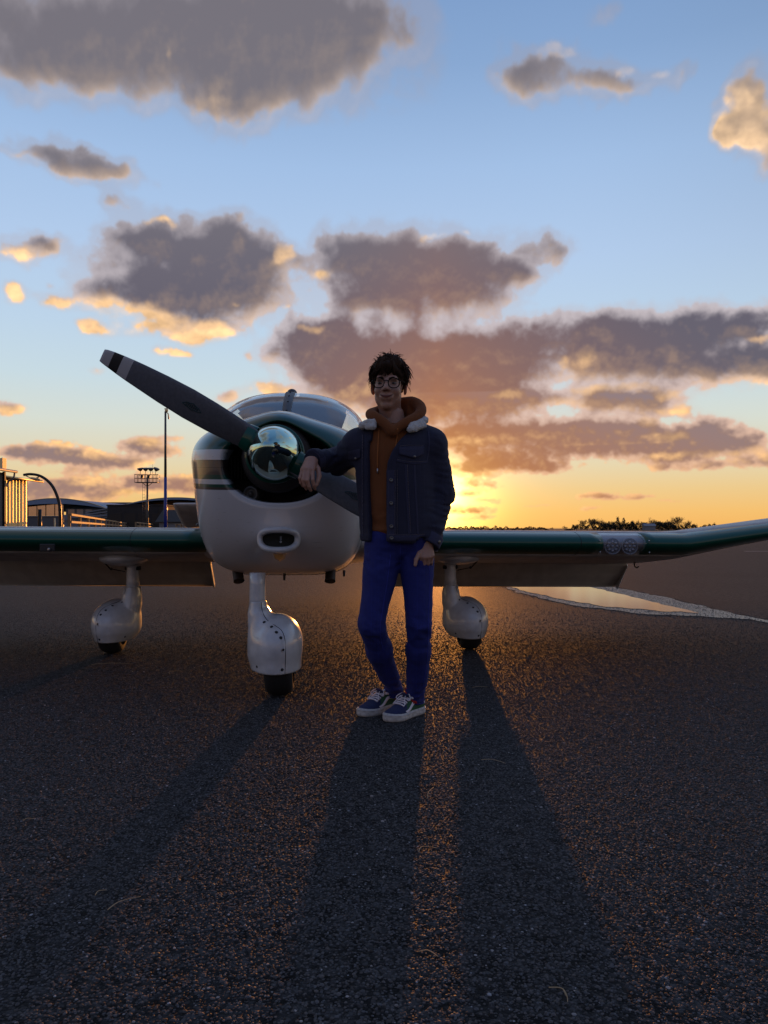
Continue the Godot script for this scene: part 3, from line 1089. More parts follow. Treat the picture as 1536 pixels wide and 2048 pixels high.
func litter():
	# dry stalks blown on to the apron: [x, z, turn, length, bend]
	var at := [[-1.79, -5.07, 0.1, 0.27, 0.02, "long dry stalk lying in front of the left wheel"], [-1.30, -4.78, 1.3, 0.11, 0.03, "short curled dry stalk between the left wheel and the nose wheel"],
		[-0.62, -1.835, 0.85, 0.085, 0.008, "pale dry stalk at the lower left, the longer of two close together"], [-0.695, -1.888, 0.9, 0.03, 0.005, "tiny dry stalk at the lower left, the shorter of two close together"],
		[0.157, -2.60, 1.35, 0.11, 0.006, "upright looking dry stalk in the lit strip to the right of the man's shadow"], [0.167, -2.92, 0.9, 0.05, 0.012, "forked dry stalk in the lit strip just beyond the upright looking one"],
		[0.12, -2.14, 0.5, 0.055, 0.016, "curled dry stalk at the edge of the man's shadow"], [0.094, -1.615, -0.5, 0.045, 0.006, "pale dry stalk in the lit strip nearest the viewer"],
		[0.336, -1.475, -1.0, 0.055, 0.014, "hooked dry stalk at the bottom inside the wheel shadow"], [-1.09, -2.36, 0.3, 0.035, 0.004, "dry stalk alone on the dark asphalt at the far left"],
		[0.54, -4.33, 0.05, 0.085, 0.004, "thin dry stalk across the shadow of the right wheel"], [2.32, -5.61, 0.15, 0.10, 0.010, "pale bent dry stalk on the asphalt at the far right"],
		[-0.55, -4.32, 0.2, 0.12, 0.01, "dry stalk beside the nose wheel"], [0.42, -2.95, -0.5, 0.10, 0.012, "dry stalk lying in the shadow of the right wheel"], [1.05, -1.75, -0.9, 0.03, 0.003, "small dry stalk at the lower right"]]
	for a in at:
		var c := Vector3(a[0], 0.006, a[1])
		var dir := Vector3(cos(a[2]), 0, -sin(a[2]))
		var side := Vector3(dir.z, 0, -dir.x)
		var half: float = a[3] * 0.5
		var pts := curve([-dir * half, -dir * half * 0.3 + side * a[4] + Vector3.UP * 0.004, dir * half * 0.4 + side * a[4] * 0.6 + Vector3.UP * 0.003, dir * half - side * a[4] * 0.4 + Vector3.UP * 0.002], 4)
		var st := mb()
		tube(st, pts, 0.0013, 0.0007, 5)
		if a[3] < 0.06 and a[4] > 0.011:
			tube(st, [pts[5], pts[5] + dir * 0.02 - side * 0.012], 0.001, 0.0005, 5)
		var o := obj("dry_stalk", st, M.straw)
		o.position = c
		tag(o, a[5], "dry stalk", "dry stalks on the asphalt")
	var leaf := mb()
	loft(leaf, [PackedVector3Array([Vector3(-0.02, 0.001, 0), Vector3(-0.02, 0.002, 0)]), PackedVector3Array([Vector3(-0.004, 0.008, -0.009), Vector3(-0.004, 0.002, 0.010)]), PackedVector3Array([Vector3(0.010, 0.010, -0.007), Vector3(0.010, 0.003, 0.009)]), PackedVector3Array([Vector3(0.022, 0.004, 0), Vector3(0.022, 0.005, 0.001)])], false)
	var lo := obj("dry_leaf", leaf, M.leaf_litter)
	lo.position = Vector3(0.70, 0.004, -6.02)
	tag(lo, "small brown dry leaf on the lit asphalt beside the right wheel", "leaf")
	lo.position = Vector3(0.49, 0.004, -6.05)


# ------------------------------------------------------------------ buildings and masts behind the left wing, trees behind the right
func background():
	hangars()
	fences()
	masts()
	trees()


func block(called: String, x0: float, x1: float, y0: float, y1: float, z0: float, z1: float, m: Material, parent: Node, bevel := 0.02) -> MeshInstance3D:
	var st := mb(false)
	box(st, Vector3((x0 + x1) / 2, (y0 + y1) / 2, (z0 + z1) / 2), Vector3(absf(x1 - x0), absf(y1 - y0), absf(z1 - z0)), Basis(), bevel)
	return obj(called, st, m, parent)


func hangars():
	# the nearest shed: its end leaves the picture, its long side runs away from the viewer and mirrors the gold of the sky
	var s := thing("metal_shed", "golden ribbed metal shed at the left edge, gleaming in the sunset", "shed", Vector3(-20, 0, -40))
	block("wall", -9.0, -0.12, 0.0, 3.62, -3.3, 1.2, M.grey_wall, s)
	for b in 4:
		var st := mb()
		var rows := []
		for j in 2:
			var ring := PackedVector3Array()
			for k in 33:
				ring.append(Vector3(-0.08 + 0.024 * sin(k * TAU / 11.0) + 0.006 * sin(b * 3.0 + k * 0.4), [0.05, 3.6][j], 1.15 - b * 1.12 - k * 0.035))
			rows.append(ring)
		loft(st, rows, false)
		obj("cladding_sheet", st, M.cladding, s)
	var roof := mb(false)
	loft(roof, [PackedVector3Array([Vector3(-9.2, 4.6, 1.5), Vector3(0.35, 3.66, 1.5), Vector3(0.35, 3.58, 1.5), Vector3(-9.2, 4.5, 1.5)]), PackedVector3Array([Vector3(-9.2, 4.6, -4.1), Vector3(0.35, 3.66, -4.1), Vector3(0.35, 3.58, -4.1), Vector3(-9.2, 4.5, -4.1)])], true, true, true)
	obj("roof", roof, M.roof_sheet, s)
	var g := mb()
	tube(g, [Vector3(0.40, 3.60, 1.6), Vector3(0.40, 3.58, -4.2)], 0.06, 0.06, 8)
	obj("gutter", g, M.cladding, s)
	var w := thing("workshop", "dark workshop with overhanging grey roof cut by the left edge", "workshop", Vector3(-19.1, 0, -38.6))
	block("wall", -9.0, 0.0, 0.0, 3.7, 0.02, 8.0, M.grey_wall, w)
	block("corner_post", -0.02, 0.10, 0.0, 3.75, -0.06, 0.10, M.black_steel, w)
	block("door", 0.005, 0.05, 0.0, 2.9, 0.5, 2.4, M.cladding, w)
	var r2 := mb(false)
	loft(r2, [PackedVector3Array([Vector3(-9.2, 5.4, 8.2), Vector3(0.35, 3.86, 8.2), Vector3(0.35, 3.74, 8.2), Vector3(-9.2, 5.28, 8.2)]), PackedVector3Array([Vector3(-9.2, 5.4, -0.4), Vector3(0.35, 3.86, -0.4), Vector3(0.35, 3.74, -0.4), Vector3(-9.2, 5.28, -0.4)])], true, true, true)
	obj("roof", r2, M.roof_sheet, w)
	var gt := mb()
	tube(gt, [Vector3(0.42, 3.78, 8.2), Vector3(0.42, 3.78, -0.5)], 0.075, 0.075, 8)
	tube(gt, curve([Vector3(0.42, 3.74, -0.3), Vector3(0.36, 3.45, -0.28), Vector3(0.12, 3.25, -0.22), Vector3(0.10, 3.0, -0.2)], 4), 0.045, 0.045, 7)
	obj("gutter", gt, M.roof_sheet, w)
	var pk := mb(false)
	loft(pk, [PackedVector3Array([Vector3(-1.6, 4.1, 0.1), Vector3(0.0, 4.45, 0.1), Vector3(0.0, 3.9, 0.1)]), PackedVector3Array([Vector3(-1.6, 4.1, -0.3), Vector3(0.0, 4.45, -0.3), Vector3(0.0, 3.9, -0.3)])], true, true, true)
	obj("gable_trim", pk, M.cladding, w)
	# the far hangars with bowed roofs
	var h := thing("bowed_roof_hangar", "far hangar with a low bowed blue-grey roof and glazing tinted gold for the mirrored sunset", "hangar", Vector3(-58, 0, -140))
	block("wall", -8.5, 7.4, 0.0, 3.05, -30.0, -0.05, M.grey_wall, h)
	block("sill", -8.5, -0.0, 3.05, 3.22, -0.1, 0.12, M.roof_sheet, h)
	for k in 5:
		var p := block("window", -8.4 + k * 1.62, -6.84 + k * 1.62, 3.24, 5.3, -0.10, 0.0, M.sunset_tint_glass, h, 0.0)
		p.set_meta("label", "tall pane tinted gold for the reflected sunset") if k < 1 else null
	for k in 6:
		block("mullion", -8.47 + k * 1.62, -8.37 + k * 1.62, 3.2, 5.6, -0.02, 0.10, M.black_steel, h)
	block("end_wall", 0.0, 7.2, 3.05, 4.5, -30.0, -0.2, M.grey_wall, h)
	for k in 3:
		block("dark_window", 0.4 + k * 1.6, 1.6 + k * 1.6, 3.3, 4.4, -0.22, -0.12, M.window_glass, h)
	bow(h, -11.0, 7.6, 4.55, 6.35, 0.9, 30.0, M.roof_blue)
	var h2 := thing("bowed_roof_hangar", "far hangar with a bowed grey roof showing above the long dark building", "hangar", Vector3(-45, 0, -160))
	block("wall", -7.6, 9.6, 0.0, 5.6, -30.0, -0.1, M.grey_wall, h2)
	block("window", -7.2, 9.2, 4.9, 5.7, -0.1, 0.0, M.sunset_tint_glass, h2)
	bow(h2, -8.4, 12.0, 5.9, 7.3, 0.35, 24.0, M.roof_blue)
	var l := thing("long_flat_shed", "long pale flat roofed shed between the two bowed hangars", "shed", Vector3(-60, 0, -185))
	block("wall", -14.0, 2.0, 0.0, 6.7, -8.0, 0.0, M.pale_wall, l)
	block("roof", -14.5, 2.4, 6.7, 7.2, -8.4, 0.4, M.pale_wall, l)
	var q := thing("pale_lean_to", "pale building with sloping stepped roofs beside the long dark building", "building", Vector3(-42, 0, -112))
	block("wall", -5.0, 2.2, 0.0, 2.9, -8.0, 0.0, M.pale_wall, q)
	var sl := mb(false)
	for k in 3:
		var y := 2.4 + k * 0.62
		loft(sl, [PackedVector3Array([Vector3(-5.4 + k * 1.6, y - 0.30, 0.2 - k), Vector3(2.4, y + 0.55, 0.2 - k), Vector3(2.4, y + 0.40, 0.2 - k), Vector3(-5.4 + k * 1.6, y - 0.45, 0.2 - k)]), PackedVector3Array([Vector3(-5.4 + k * 1.6, y - 0.30, -2.0 - k), Vector3(2.4, y + 0.55, -2.0 - k), Vector3(2.4, y + 0.40, -2.0 - k), Vector3(-5.4 + k * 1.6, y - 0.45, -2.0 - k)])], true, true, true)
	obj("roof", sl, M.pale_wall, q)
	block("eave", -4.0, 2.3, 2.28, 2.42, -0.1, 0.24, M.black_steel, q)
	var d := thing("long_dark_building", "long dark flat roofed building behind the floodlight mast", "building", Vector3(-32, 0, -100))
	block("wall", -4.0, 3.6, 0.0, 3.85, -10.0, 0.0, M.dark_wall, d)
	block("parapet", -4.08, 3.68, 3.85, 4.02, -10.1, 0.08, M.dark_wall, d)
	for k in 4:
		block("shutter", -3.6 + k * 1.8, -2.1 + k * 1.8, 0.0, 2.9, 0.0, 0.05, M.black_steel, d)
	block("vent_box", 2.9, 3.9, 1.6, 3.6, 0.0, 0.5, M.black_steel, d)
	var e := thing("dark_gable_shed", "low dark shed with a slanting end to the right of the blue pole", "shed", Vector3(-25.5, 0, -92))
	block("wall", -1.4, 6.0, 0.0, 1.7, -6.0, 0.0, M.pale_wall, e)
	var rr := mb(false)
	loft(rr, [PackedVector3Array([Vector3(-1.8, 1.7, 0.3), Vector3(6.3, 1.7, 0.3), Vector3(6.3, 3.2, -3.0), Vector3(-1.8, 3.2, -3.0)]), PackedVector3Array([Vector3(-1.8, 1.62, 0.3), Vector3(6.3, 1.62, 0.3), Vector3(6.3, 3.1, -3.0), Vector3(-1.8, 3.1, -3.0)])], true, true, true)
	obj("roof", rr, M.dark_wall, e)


func bow(parent: Node, x0: float, x1: float, low: float, top: float, thick: float, deep: float, m: Material):
	var st := mb(false)
	var rings := []
	for z in [0.5, -deep]:
		var ring := PackedVector3Array()
		for k in 17:
			var u := k / 16.0
			ring.append(Vector3(lerpf(x0, x1, u), low + (top - low) * (1.0 - pow(2.0 * u - 1.0, 2.0)), z))
		for k in 17:
			var u := 1.0 - k / 16.0
			ring.append(Vector3(lerpf(x0, x1, u), low + (top - low - thick) * (1.0 - pow(2.0 * u - 1.0, 2.0)) - 0.06, z))
		rings.append(ring)
	loft(st, rings, true, true, true)
	obj("roof", st, m, parent)
	var c := mb()
	var pts := []
	for k in 17:
		var u := k / 16.0
		pts.append(Vector3(lerpf(x0, x1, u), low + (top - low) * (1.0 - pow(2.0 * u - 1.0, 2.0)) + 0.03, 0.5))
	tube(c, pts, 0.07, 0.07, 5)
	obj("roof_trim", c, M.cladding, parent)


func fences():
	fence("post and rail fence lit gold by the sun, running away from the arched lamp post", Vector3(-15.15, 0, -37), Vector3(-43.4, 0, -134), 20, 1.62, M.fence_wood)
	fence("farther post and rail fence in front of the long dark building", Vector3(-22.6, 0, -70), Vector3(-43.0, 0, -151), 13, 1.5, M.fence_wood)
	fence("short length of low fence beside the fuselage behind the wing root", Vector3(-13.6, 0, -56), Vector3(-16.2, 0, -60), 4, 1.25, M.fence_wood)
	var i := 0
	for a in [[-17.9, -40.0, 1.9, 0.10, "dark thick post by the metal shed"], [-15.6, -37.2, 1.75, 0.11, "dark thick post at the near end of the lit fence"], [-17.3, -40.4, 1.45, 0.04, "thin pale post beside the dark thick one"]]:
		var st := mb()
		tube(st, [Vector3.ZERO, Vector3(0, a[2], 0)], a[3], a[3] * 0.9, 10)
		var o := obj("bollard_post", st, M.black_steel if a[3] > 0.05 else M.cladding)
		o.position = Vector3(a[0], 0, a[1])
		tag(o, a[4], "post")
		i += 1


func fence(label: String, a: Vector3, b: Vector3, n: int, high: float, m: Material):
	var root := thing("fence", label, "fence", a)
	var along := (b - a).normalized()
	var face := Basis(along, Vector3.UP, along.cross(Vector3.UP))
	for k in n + 1:
		var st := mb(false)
		box(st, (b - a) * k / n + Vector3(0, high * 0.5, 0), Vector3(0.14, high, 0.14), face, 0.01)
		obj("post", st, m, root)
	for k in n:
		for y in [0.22, 0.5, 0.78, 1.0]:
			var st := mb(false)
			box(st, (b - a) * (k + 0.5) / n + Vector3(0, high * y - 0.05, 0) + face.z * 0.10, Vector3((b - a).length() / n - 0.02, 0.11, 0.035), face, 0.004)
			obj("rail", st, m, root)


func masts():
	# the dark arched pole
	var g := thing("arched_lamp_post", "black lamp post whose top bends over in an arch towards the shed", "lamp post", Vector3(-12.64, 0, -30))
	var st := mb()
	tube(st, curve([Vector3(0, 0, 0), Vector3(0.01, 0.8, 0), Vector3(0.0, 1.55, 0), Vector3(-0.05, 1.98, 0), Vector3(-0.24, 2.46, 0), Vector3(-0.48, 2.76, 0), Vector3(-0.80, 2.96, 0), Vector3(-1.15, 3.02, 0), Vector3(-1.42, 2.99, 0)], 5), 0.065, 0.05, 10)
	obj("pole", st, M.black_steel, g)
	var hd := mb()
	ball(hd, Vector3(-0.98, 2.84, 0), Vector3(0.22, 0.05, 0.09), Basis(Vector3.BACK, -0.18))
	tube(hd, [Vector3(-0.82, 2.92, 0), Vector3(-0.92, 2.86, 0)], 0.025, 0.03, 6)
	obj("lamp_head", hd, M.cladding, g)
	var arm := mb()
	tube(arm, curve([Vector3(-0.66, 2.76, 0.02), Vector3(-0.95, 2.78, 0.02), Vector3(-1.2, 2.9, 0.02), Vector3(-1.35, 2.97, 0.02)], 4), 0.022, 0.022, 6)
	obj("bracket", arm, M.cladding, g)
	# floodlight mast
	var f := thing("floodlight_mast", "steel floodlight mast with a railed platform and four lamp heads", "floodlight mast", Vector3(-27.7, 0, -90))
	var p := mb()
	tube(p, [Vector3.ZERO, Vector3(0, 3.0, 0), Vector3(0, 6.9, 0)], 0.17, 0.10, 10)
	obj("pole", p, M.mast_steel, f)
	var pl := mb(false)
	box(pl, Vector3(-0.02, 6.28, 0), Vector3(2.62, 0.07, 1.1), Basis(), 0.01)
	obj("platform", pl, M.mast_steel, f)
	var rl := mb()
	for y in [6.75, 7.2]:
		for e in [[-1.33, -0.55, 1.29, -0.55], [-1.33, 0.55, 1.29, 0.55], [-1.33, -0.55, -1.33, 0.55], [1.29, -0.55, 1.29, 0.55]]:
			tube(rl, [Vector3(e[0], y, e[1]), Vector3(e[2], y, e[3])], 0.026, 0.026, 5)
	for k in 7:
		for z in [-0.55, 0.55]:
			tube(rl, [Vector3(-1.33 + k * 0.4367, 6.28, z), Vector3(-1.33 + k * 0.4367, 7.2, z)], 0.024, 0.024, 5)
	obj("railing", rl, M.mast_steel, f)
	var br := mb()
	tube(br, [Vector3(0, 5.8, 0), Vector3(-0.6, 6.26, 0)], 0.035, 0.035, 5)
	tube(br, [Vector3(0, 5.8, 0), Vector3(0.6, 6.26, 0)], 0.035, 0.035, 5)
	obj("brace", br, M.mast_steel, f)
	for k in 4:
		var lh := mb()
		var c := Vector3(-0.75 + 0.59 * k, 7.75, 0.1)
		lathe(lh, [[0.0, -0.02], [0.12, -0.01], [0.33, 0.22], [0.36, 0.30], [0.36, 0.33], [0.0, 0.34]], c - Vector3(0, 0.12, 0), toward(Vector3([-0.1, 0.05, 0.1, 0.4][k], 0.9, 0.25)), 14)
		var hh := obj("lamp_head", lh, M.mast_steel, f)
		var stem := mb()
		tube(stem, [c - Vector3(0, 0.10, 0), Vector3(c.x, 7.2, 0.3), Vector3(c.x, 7.0, 0.5)], 0.03, 0.03, 5)
		obj("bracket", stem, M.mast_steel, hh)
	for x in [-0.55, 0.2]:
		var bx := mb(false)
		box(bx, Vector3(x, 6.95, 0.2), Vector3(0.28, 0.36, 0.26), Basis(), 0.02)
		obj("control_box", bx, M.black_steel, f)
	var la := mb()
	for x in [-0.52, -0.24]:
		tube(la, [Vector3(x, 0.2, 0.1), Vector3(x, 6.2, 0.1)], 0.020, 0.020, 5)
	for k in 15:
		tube(la, [Vector3(-0.52, 0.5 + k * 0.4, 0.1), Vector3(-0.24, 0.5 + k * 0.4, 0.1)], 0.014, 0.014, 4)
	obj("ladder", la, M.mast_steel, f)
	var an := mb()
	tube(an, [Vector3(0.62, 7.3, 0), Vector3(0.62, 8.45, 0)], 0.018, 0.012, 5)
	obj("aerial", an, M.mast_steel, f)
	# the tall blue pole
	var b := thing("blue_pole", "tall pole, blue below and dull grey above, with a fitting at its tip", "pole", Vector3(-12.79, 0, -45))
	var lo := mb()
	tube(lo, [Vector3.ZERO, Vector3(0, 3.9, 0)], 0.105, 0.085, 12)
	obj("pole", lo, M.blue_steel, b)
	var up := mb()
	tube(up, [Vector3(0, 3.9, 0), Vector3(0, 7.75, 0)], 0.080, 0.058, 12)
	obj("upper_pole", up, M.mast_steel, b)
	var tp := mb()
	ball(tp, Vector3(0.06, 7.82, 0), Vector3(0.10, 0.14, 0.09))
	tube(tp, [Vector3(0, 7.75, 0), Vector3(0.16, 7.62, 0.0), Vector3(0.20, 7.30, 0)], 0.03, 0.045, 6)
	tube(tp, [Vector3(-0.06, 7.9, 0), Vector3(0.16, 7.94, 0)], 0.03, 0.03, 6)
	obj("fitting", tp, M.cladding, b)


func twig(st: SurfaceTool, p: Vector3, dir: Vector3, len: float, r: float, depth: int, g: RandomNumberGenerator, spread: float):
	var pts := [p]
	var d := dir
	for k in 3:
		d = (d + Vector3(g.randf_range(-1, 1), g.randf_range(-0.3, 0.7), g.randf_range(-1, 1)) * 0.16).normalized()
		pts.append(pts[-1] + d * len / 3.0)
	tube(st, pts, maxf(r, 0.019), maxf(r * 0.6, 0.015), 5 if depth > 3 else 3, false)
	if depth == 0:
		return
	for k in 4:
		var q: Vector3 = pts[1 + k % 3].lerp(pts[3], g.randf() * 0.6)
		var a := g.randf() * TAU
		var s := toward(d)
		var nd := (d + (s.x * cos(a) + s.y * sin(a)) * spread * g.randf_range(0.6, 1.2)).normalized()
		twig(st, q, nd, len * g.randf_range(0.5, 0.72), r * 0.52, depth - 1, g, spread)


func trees():
	var g := RandomNumberGenerator.new()
	g.seed = 12
	var protos := []
	for k in 4:
		var root := Node3D.new()
		var tr := mb()
		tube(tr, [Vector3.ZERO, Vector3(g.randf_range(-0.1, 0.1), 0.8, 0), Vector3(g.randf_range(-0.2, 0.2), 1.6, 0)], 0.17, 0.12, 7, false)
		root.name = "bare_tree"
		obj("trunk", tr, M.bark, root)
		var cr := mb()
		for n in 6:
			var a := TAU * n / 6.0 + g.randf()
			var dir := Vector3(cos(a) * [0.75, 0.55, 0.95, 0.35][k], 1.0, sin(a) * [0.75, 0.55, 0.95, 0.35][k]).normalized()
			twig(cr, Vector3(0, 0.7 + n * 0.18, 0), dir, [2.1, 2.5, 1.8, 3.0][k], 0.085, 4, g, [0.75, 0.6, 0.85, 0.5][k])
		obj("crown", cr, M.bark, root)
		protos.append(root)
	# [x, distance, prototype, scale, how it looks and where it stands]
	var rows := [[37.0, 400.0, 2, 0.28, "tiny bare bush at the foot of the setting sun, beside the man's sleeve"], [52.0, 410.0, 2, 0.36, "small bare bush on the horizon under the glowing clouds"], [70.0, 405.0, 2, 0.30, "little bare bush halfway between the sun and the tree line"],
		[76.0, 400.0, 0, 0.34, "pair-like small bare tree, first of the low scrub left of the tree line"], [81.0, 402.0, 2, 0.30, "second of the low scrub trees left of the tree line"], [87.0, 398.0, 2, 0.25, "third of the low scrub trees left of the tree line, the lowest"],
		[94.0, 400.0, 2, 0.36, "low spreading bare tree at the left end of the tree line"], [99.0, 396.0, 0, 0.44, "scrubby bare tree, second from the left end of the tree line"], [104.0, 402.0, 3, 0.56, "thin upright bare tree, third from the left end of the tree line"],
		[108.0, 399.0, 3, 0.64, "thin upright bare tree, fourth from the left end of the tree line"], [110.0, 404.0, 3, 0.60, "thin upright bare tree, fifth from the left end of the tree line"], [111.5, 398.0, 1, 0.58, "bare tree, sixth from the left end of the tree line"],
		[113.0, 401.0, 1, 0.66, "bare tree rising left of the dark domed clump"], [116.5, 397.0, 0, 0.70, "bare tree at the left of the dark domed clump"], [120.5, 400.0, 0, 0.74, "bare tree at the top of the dark domed clump"],
		[125.0, 402.0, 0, 0.62, "bare tree at the right of the dark domed clump"], [130.0, 398.0, 1, 0.60, "bare tree in the dip between the two dark clumps"], [134.0, 401.0, 0, 0.70, "bare tree left of the farmhouse roof"],
		[140.0, 399.0, 2, 0.98, "round crowned bare tree directly above the farmhouse roof"], [143.8, 402.0, 0, 0.74, "bare tree just right of the farmhouse roof"], [147.0, 400.0, 2, 0.80, "small round crowned bare tree left of the tallest group"],
		[149.0, 398.0, 1, 0.66, "tall bare tree, left one of the tallest group"], [153.5, 401.0, 3, 0.74, "tall thin bare tree, middle one of the tallest group and the highest of all"], [157.5, 399.0, 1, 0.60, "tall bare tree, right one of the tallest group"],
		[161.5, 400.0, 2, 0.52, "round crowned bare tree standing by itself near the right end of the tree line"], [168.0, 402.0, 2, 0.34, "low bare bush at the right end of the tree line above the rising wing"]]
	for t in rows:
		var o: Node3D = protos[t[2]].duplicate()
		o.name = numbered(self, "bare_tree")
		add_child(o, true)
		o.position = Vector3(t[0], 0, -t[1])
		o.rotation.y = g.randf() * TAU
		o.scale = Vector3(1.3, 1.15, 1.3) * t[3] * 1.12
		tag(o, t[4], "tree", "bare trees along the horizon")
	for p in protos:
		p.free()
	hedge("dark hedge along the foot of the tree line", 92.0, 176.0, 390.0, 3.6, 0.7)
	hedge("dark domed evergreen clump in the middle of the tree line", 111.0, 130.0, 394.0, 6.0, 1.0)
	hedge("smaller dark evergreen clump beside the farmhouse", 132.0, 150.0, 393.0, 5.0, 1.0)
	hedge("low dark hedge on the horizon under the setting sun", 30.0, 92.0, 430.0, 1.9, 0.6)
	var h := thing("farmhouse", "low pale farmhouse half hidden in the tree line", "house", Vector3(132.4, 0, -384))
	block("wall", -2.2, 3.2, 0.0, 2.2, -4.0, 0.0, M.pale_wall, h)
	var r := mb(false)
	loft(r, [PackedVector3Array([Vector3(-2.5, 2.15, 0.4), Vector3(-2.5, 3.4, -2.0), Vector3(-2.5, 2.15, -4.4)]), PackedVector3Array([Vector3(3.5, 2.15, 0.4), Vector3(3.5, 3.4, -2.0), Vector3(3.5, 2.15, -4.4)])], true, true, true)
	obj("roof", r, M.roof_sheet, h)


func hedge(label: String, x0: float, x1: float, d: float, high: float, dome: float):
	var g := RandomNumberGenerator.new()
	g.seed = int(x0 * 7)
	var n := FastNoiseLite.new()
	n.seed = int(x0)
	n.frequency = 0.12
	n.fractal_octaves = 4
	var root := thing("hedge", label, "hedge", Vector3((x0 + x1) / 2, 0, -d))
	var st := mb(false)
	var half := (x1 - x0) / 2
	for k in int(half * 2 * high * 26) + 400:
		var x := g.randf_range(-half, half)
		var u := x / half
		var top := high * (pow(maxf(1.0 - u * u, 0.0), 0.5) if dome > 0.9 else minf(1.0, (1.0 - absf(u)) * 8.0)) * (0.72 + 0.9 * n.get_noise_1d(x * 3.0))
		var p := Vector3(x, top * pow(g.randf(), 0.55), g.randf_range(-1.2, 1.2))
		var b := Basis.from_euler(Vector3(g.randf() * 6.0, g.randf() * 6.0, 0))
		var s := g.randf_range(0.18, 0.42)
		tri(st, p + b * Vector3(-s, 0, 0), p + b * Vector3(s, 0, 0), p + b * Vector3(0, s * 1.3, 0))
	var o := obj("foliage", st, M.hedge_leaf, root)
	tag(o, "", "", "", "stuff")


# ------------------------------------------------------------------ the aeroplane: x to its left wing (right in the picture), z towards its nose
func aeroplane():
	var p := thing("aeroplane", "small white and green low wing propeller aeroplane parked nose on", "aeroplane", Vector3(-0.697, 0, -5.70), deg_to_rad(4.2))
	cowling(p)
	propeller(p)
	cabin(p)
	wing(p, 1.0)
	wing(p, -1.0)
	tail(p)
	undercarriage(p)


func lip(a: float) -> Vector2:
	# the rim of the nose opening, bulging up over the spinner
	var c := cos(a)
	var s := sin(a)
	var x := 0.295 * signf(c) * pow(absf(c), 0.86)
	var y := 1.245 + (0.155 if s > 0.0 else 0.215) * signf(s) * pow(absf(s), 0.82 if s > 0.0 else 0.95)
	if s > 0.0:
		y += 0.065 * exp(-pow(x / 0.135, 2.0))
	return Vector2(x + 0.022, y)


func body(a: float, w: float, top: float, low: float, mid: float, hump: float) -> Vector2:
	var c := cos(a)
	var s := sin(a)
	var y := 0.0
	var x := 0.0
	if s >= 0.0:
		x = w * signf(c) * pow(absf(c), 2.0 / 2.6)
		y = mid + (top - mid) * pow(s, 2.0 / 2.6)
		y += hump * exp(-pow(x / 0.17, 2.0))
	else:
		var f := pow(-s, 2.0 / 4.8)
		x = w * (1.0 - 0.12 * f) * signf(c) * pow(absf(c), 2.0 / 4.8)
		y = mid - (mid - low) * f
	return Vector2(x + 0.012, y)


func paint_image() -> Image:
	# side paint, 1 mm a pixel from y = 0.6 up: white below, bronze and green stripes, white band, green above
	var im := Image.create(256, 1024, false, Image.FORMAT_RGB8)
	var white := Color(0.56, 0.56, 0.57).linear_to_srgb()
	var green := Color(0.004, 0.062, 0.040).linear_to_srgb()
	var bronze := Color(0.060, 0.045, 0.036).linear_to_srgb()
	var bands := [[1.323, 9.0, green], [1.268, 1.323, white], [1.229, 1.264, bronze], [1.190, 1.226, bronze], [1.166, 1.190, green], [1.140, 1.166, white], [1.124, 1.140, green], [1.110, 1.124, bronze]]
	for j in 1024:
		var y := 0.6 + (1023 - j) * 0.001
		var c := white
		for b in bands:
			if y >= b[0] and y < b[1]:
				c = b[2]
		if (y >= 1.264 and y < 1.268) or (y >= 1.226 and y < 1.229):
			c = Color(0.03, 0.03, 0.03)
		for i in 256:
			im.set_pixel(i, j, c)
	# flecks: chips and flies on the paint
	var r := RandomNumberGenerator.new()
	r.seed = 6
	for k in 500:
		var x := r.randi() % 256
		var y := r.randi() % 1024
		im.set_pixel(x, y, im.get_pixel(x, y).darkened(r.randf_range(0.15, 0.6)))
	return im


func uv_loft(st: SurfaceTool, rings: Array, slope: float):
	for i in rings.size() - 1:
		var p: PackedVector3Array = rings[i]
		var q: PackedVector3Array = rings[i + 1]
		for k in p.size():
			var l := (k + 1) % p.size()
			for v in [p[k], q[l], p[l], p[k], q[k], q[l]]:
				st.set_uv(Vector2(v.z * 0.6 + v.x * 0.11, 1.0 - (v.y - slope * (v.z - 1.55) - 0.6) / 1.024))
				st.add_vertex(v)


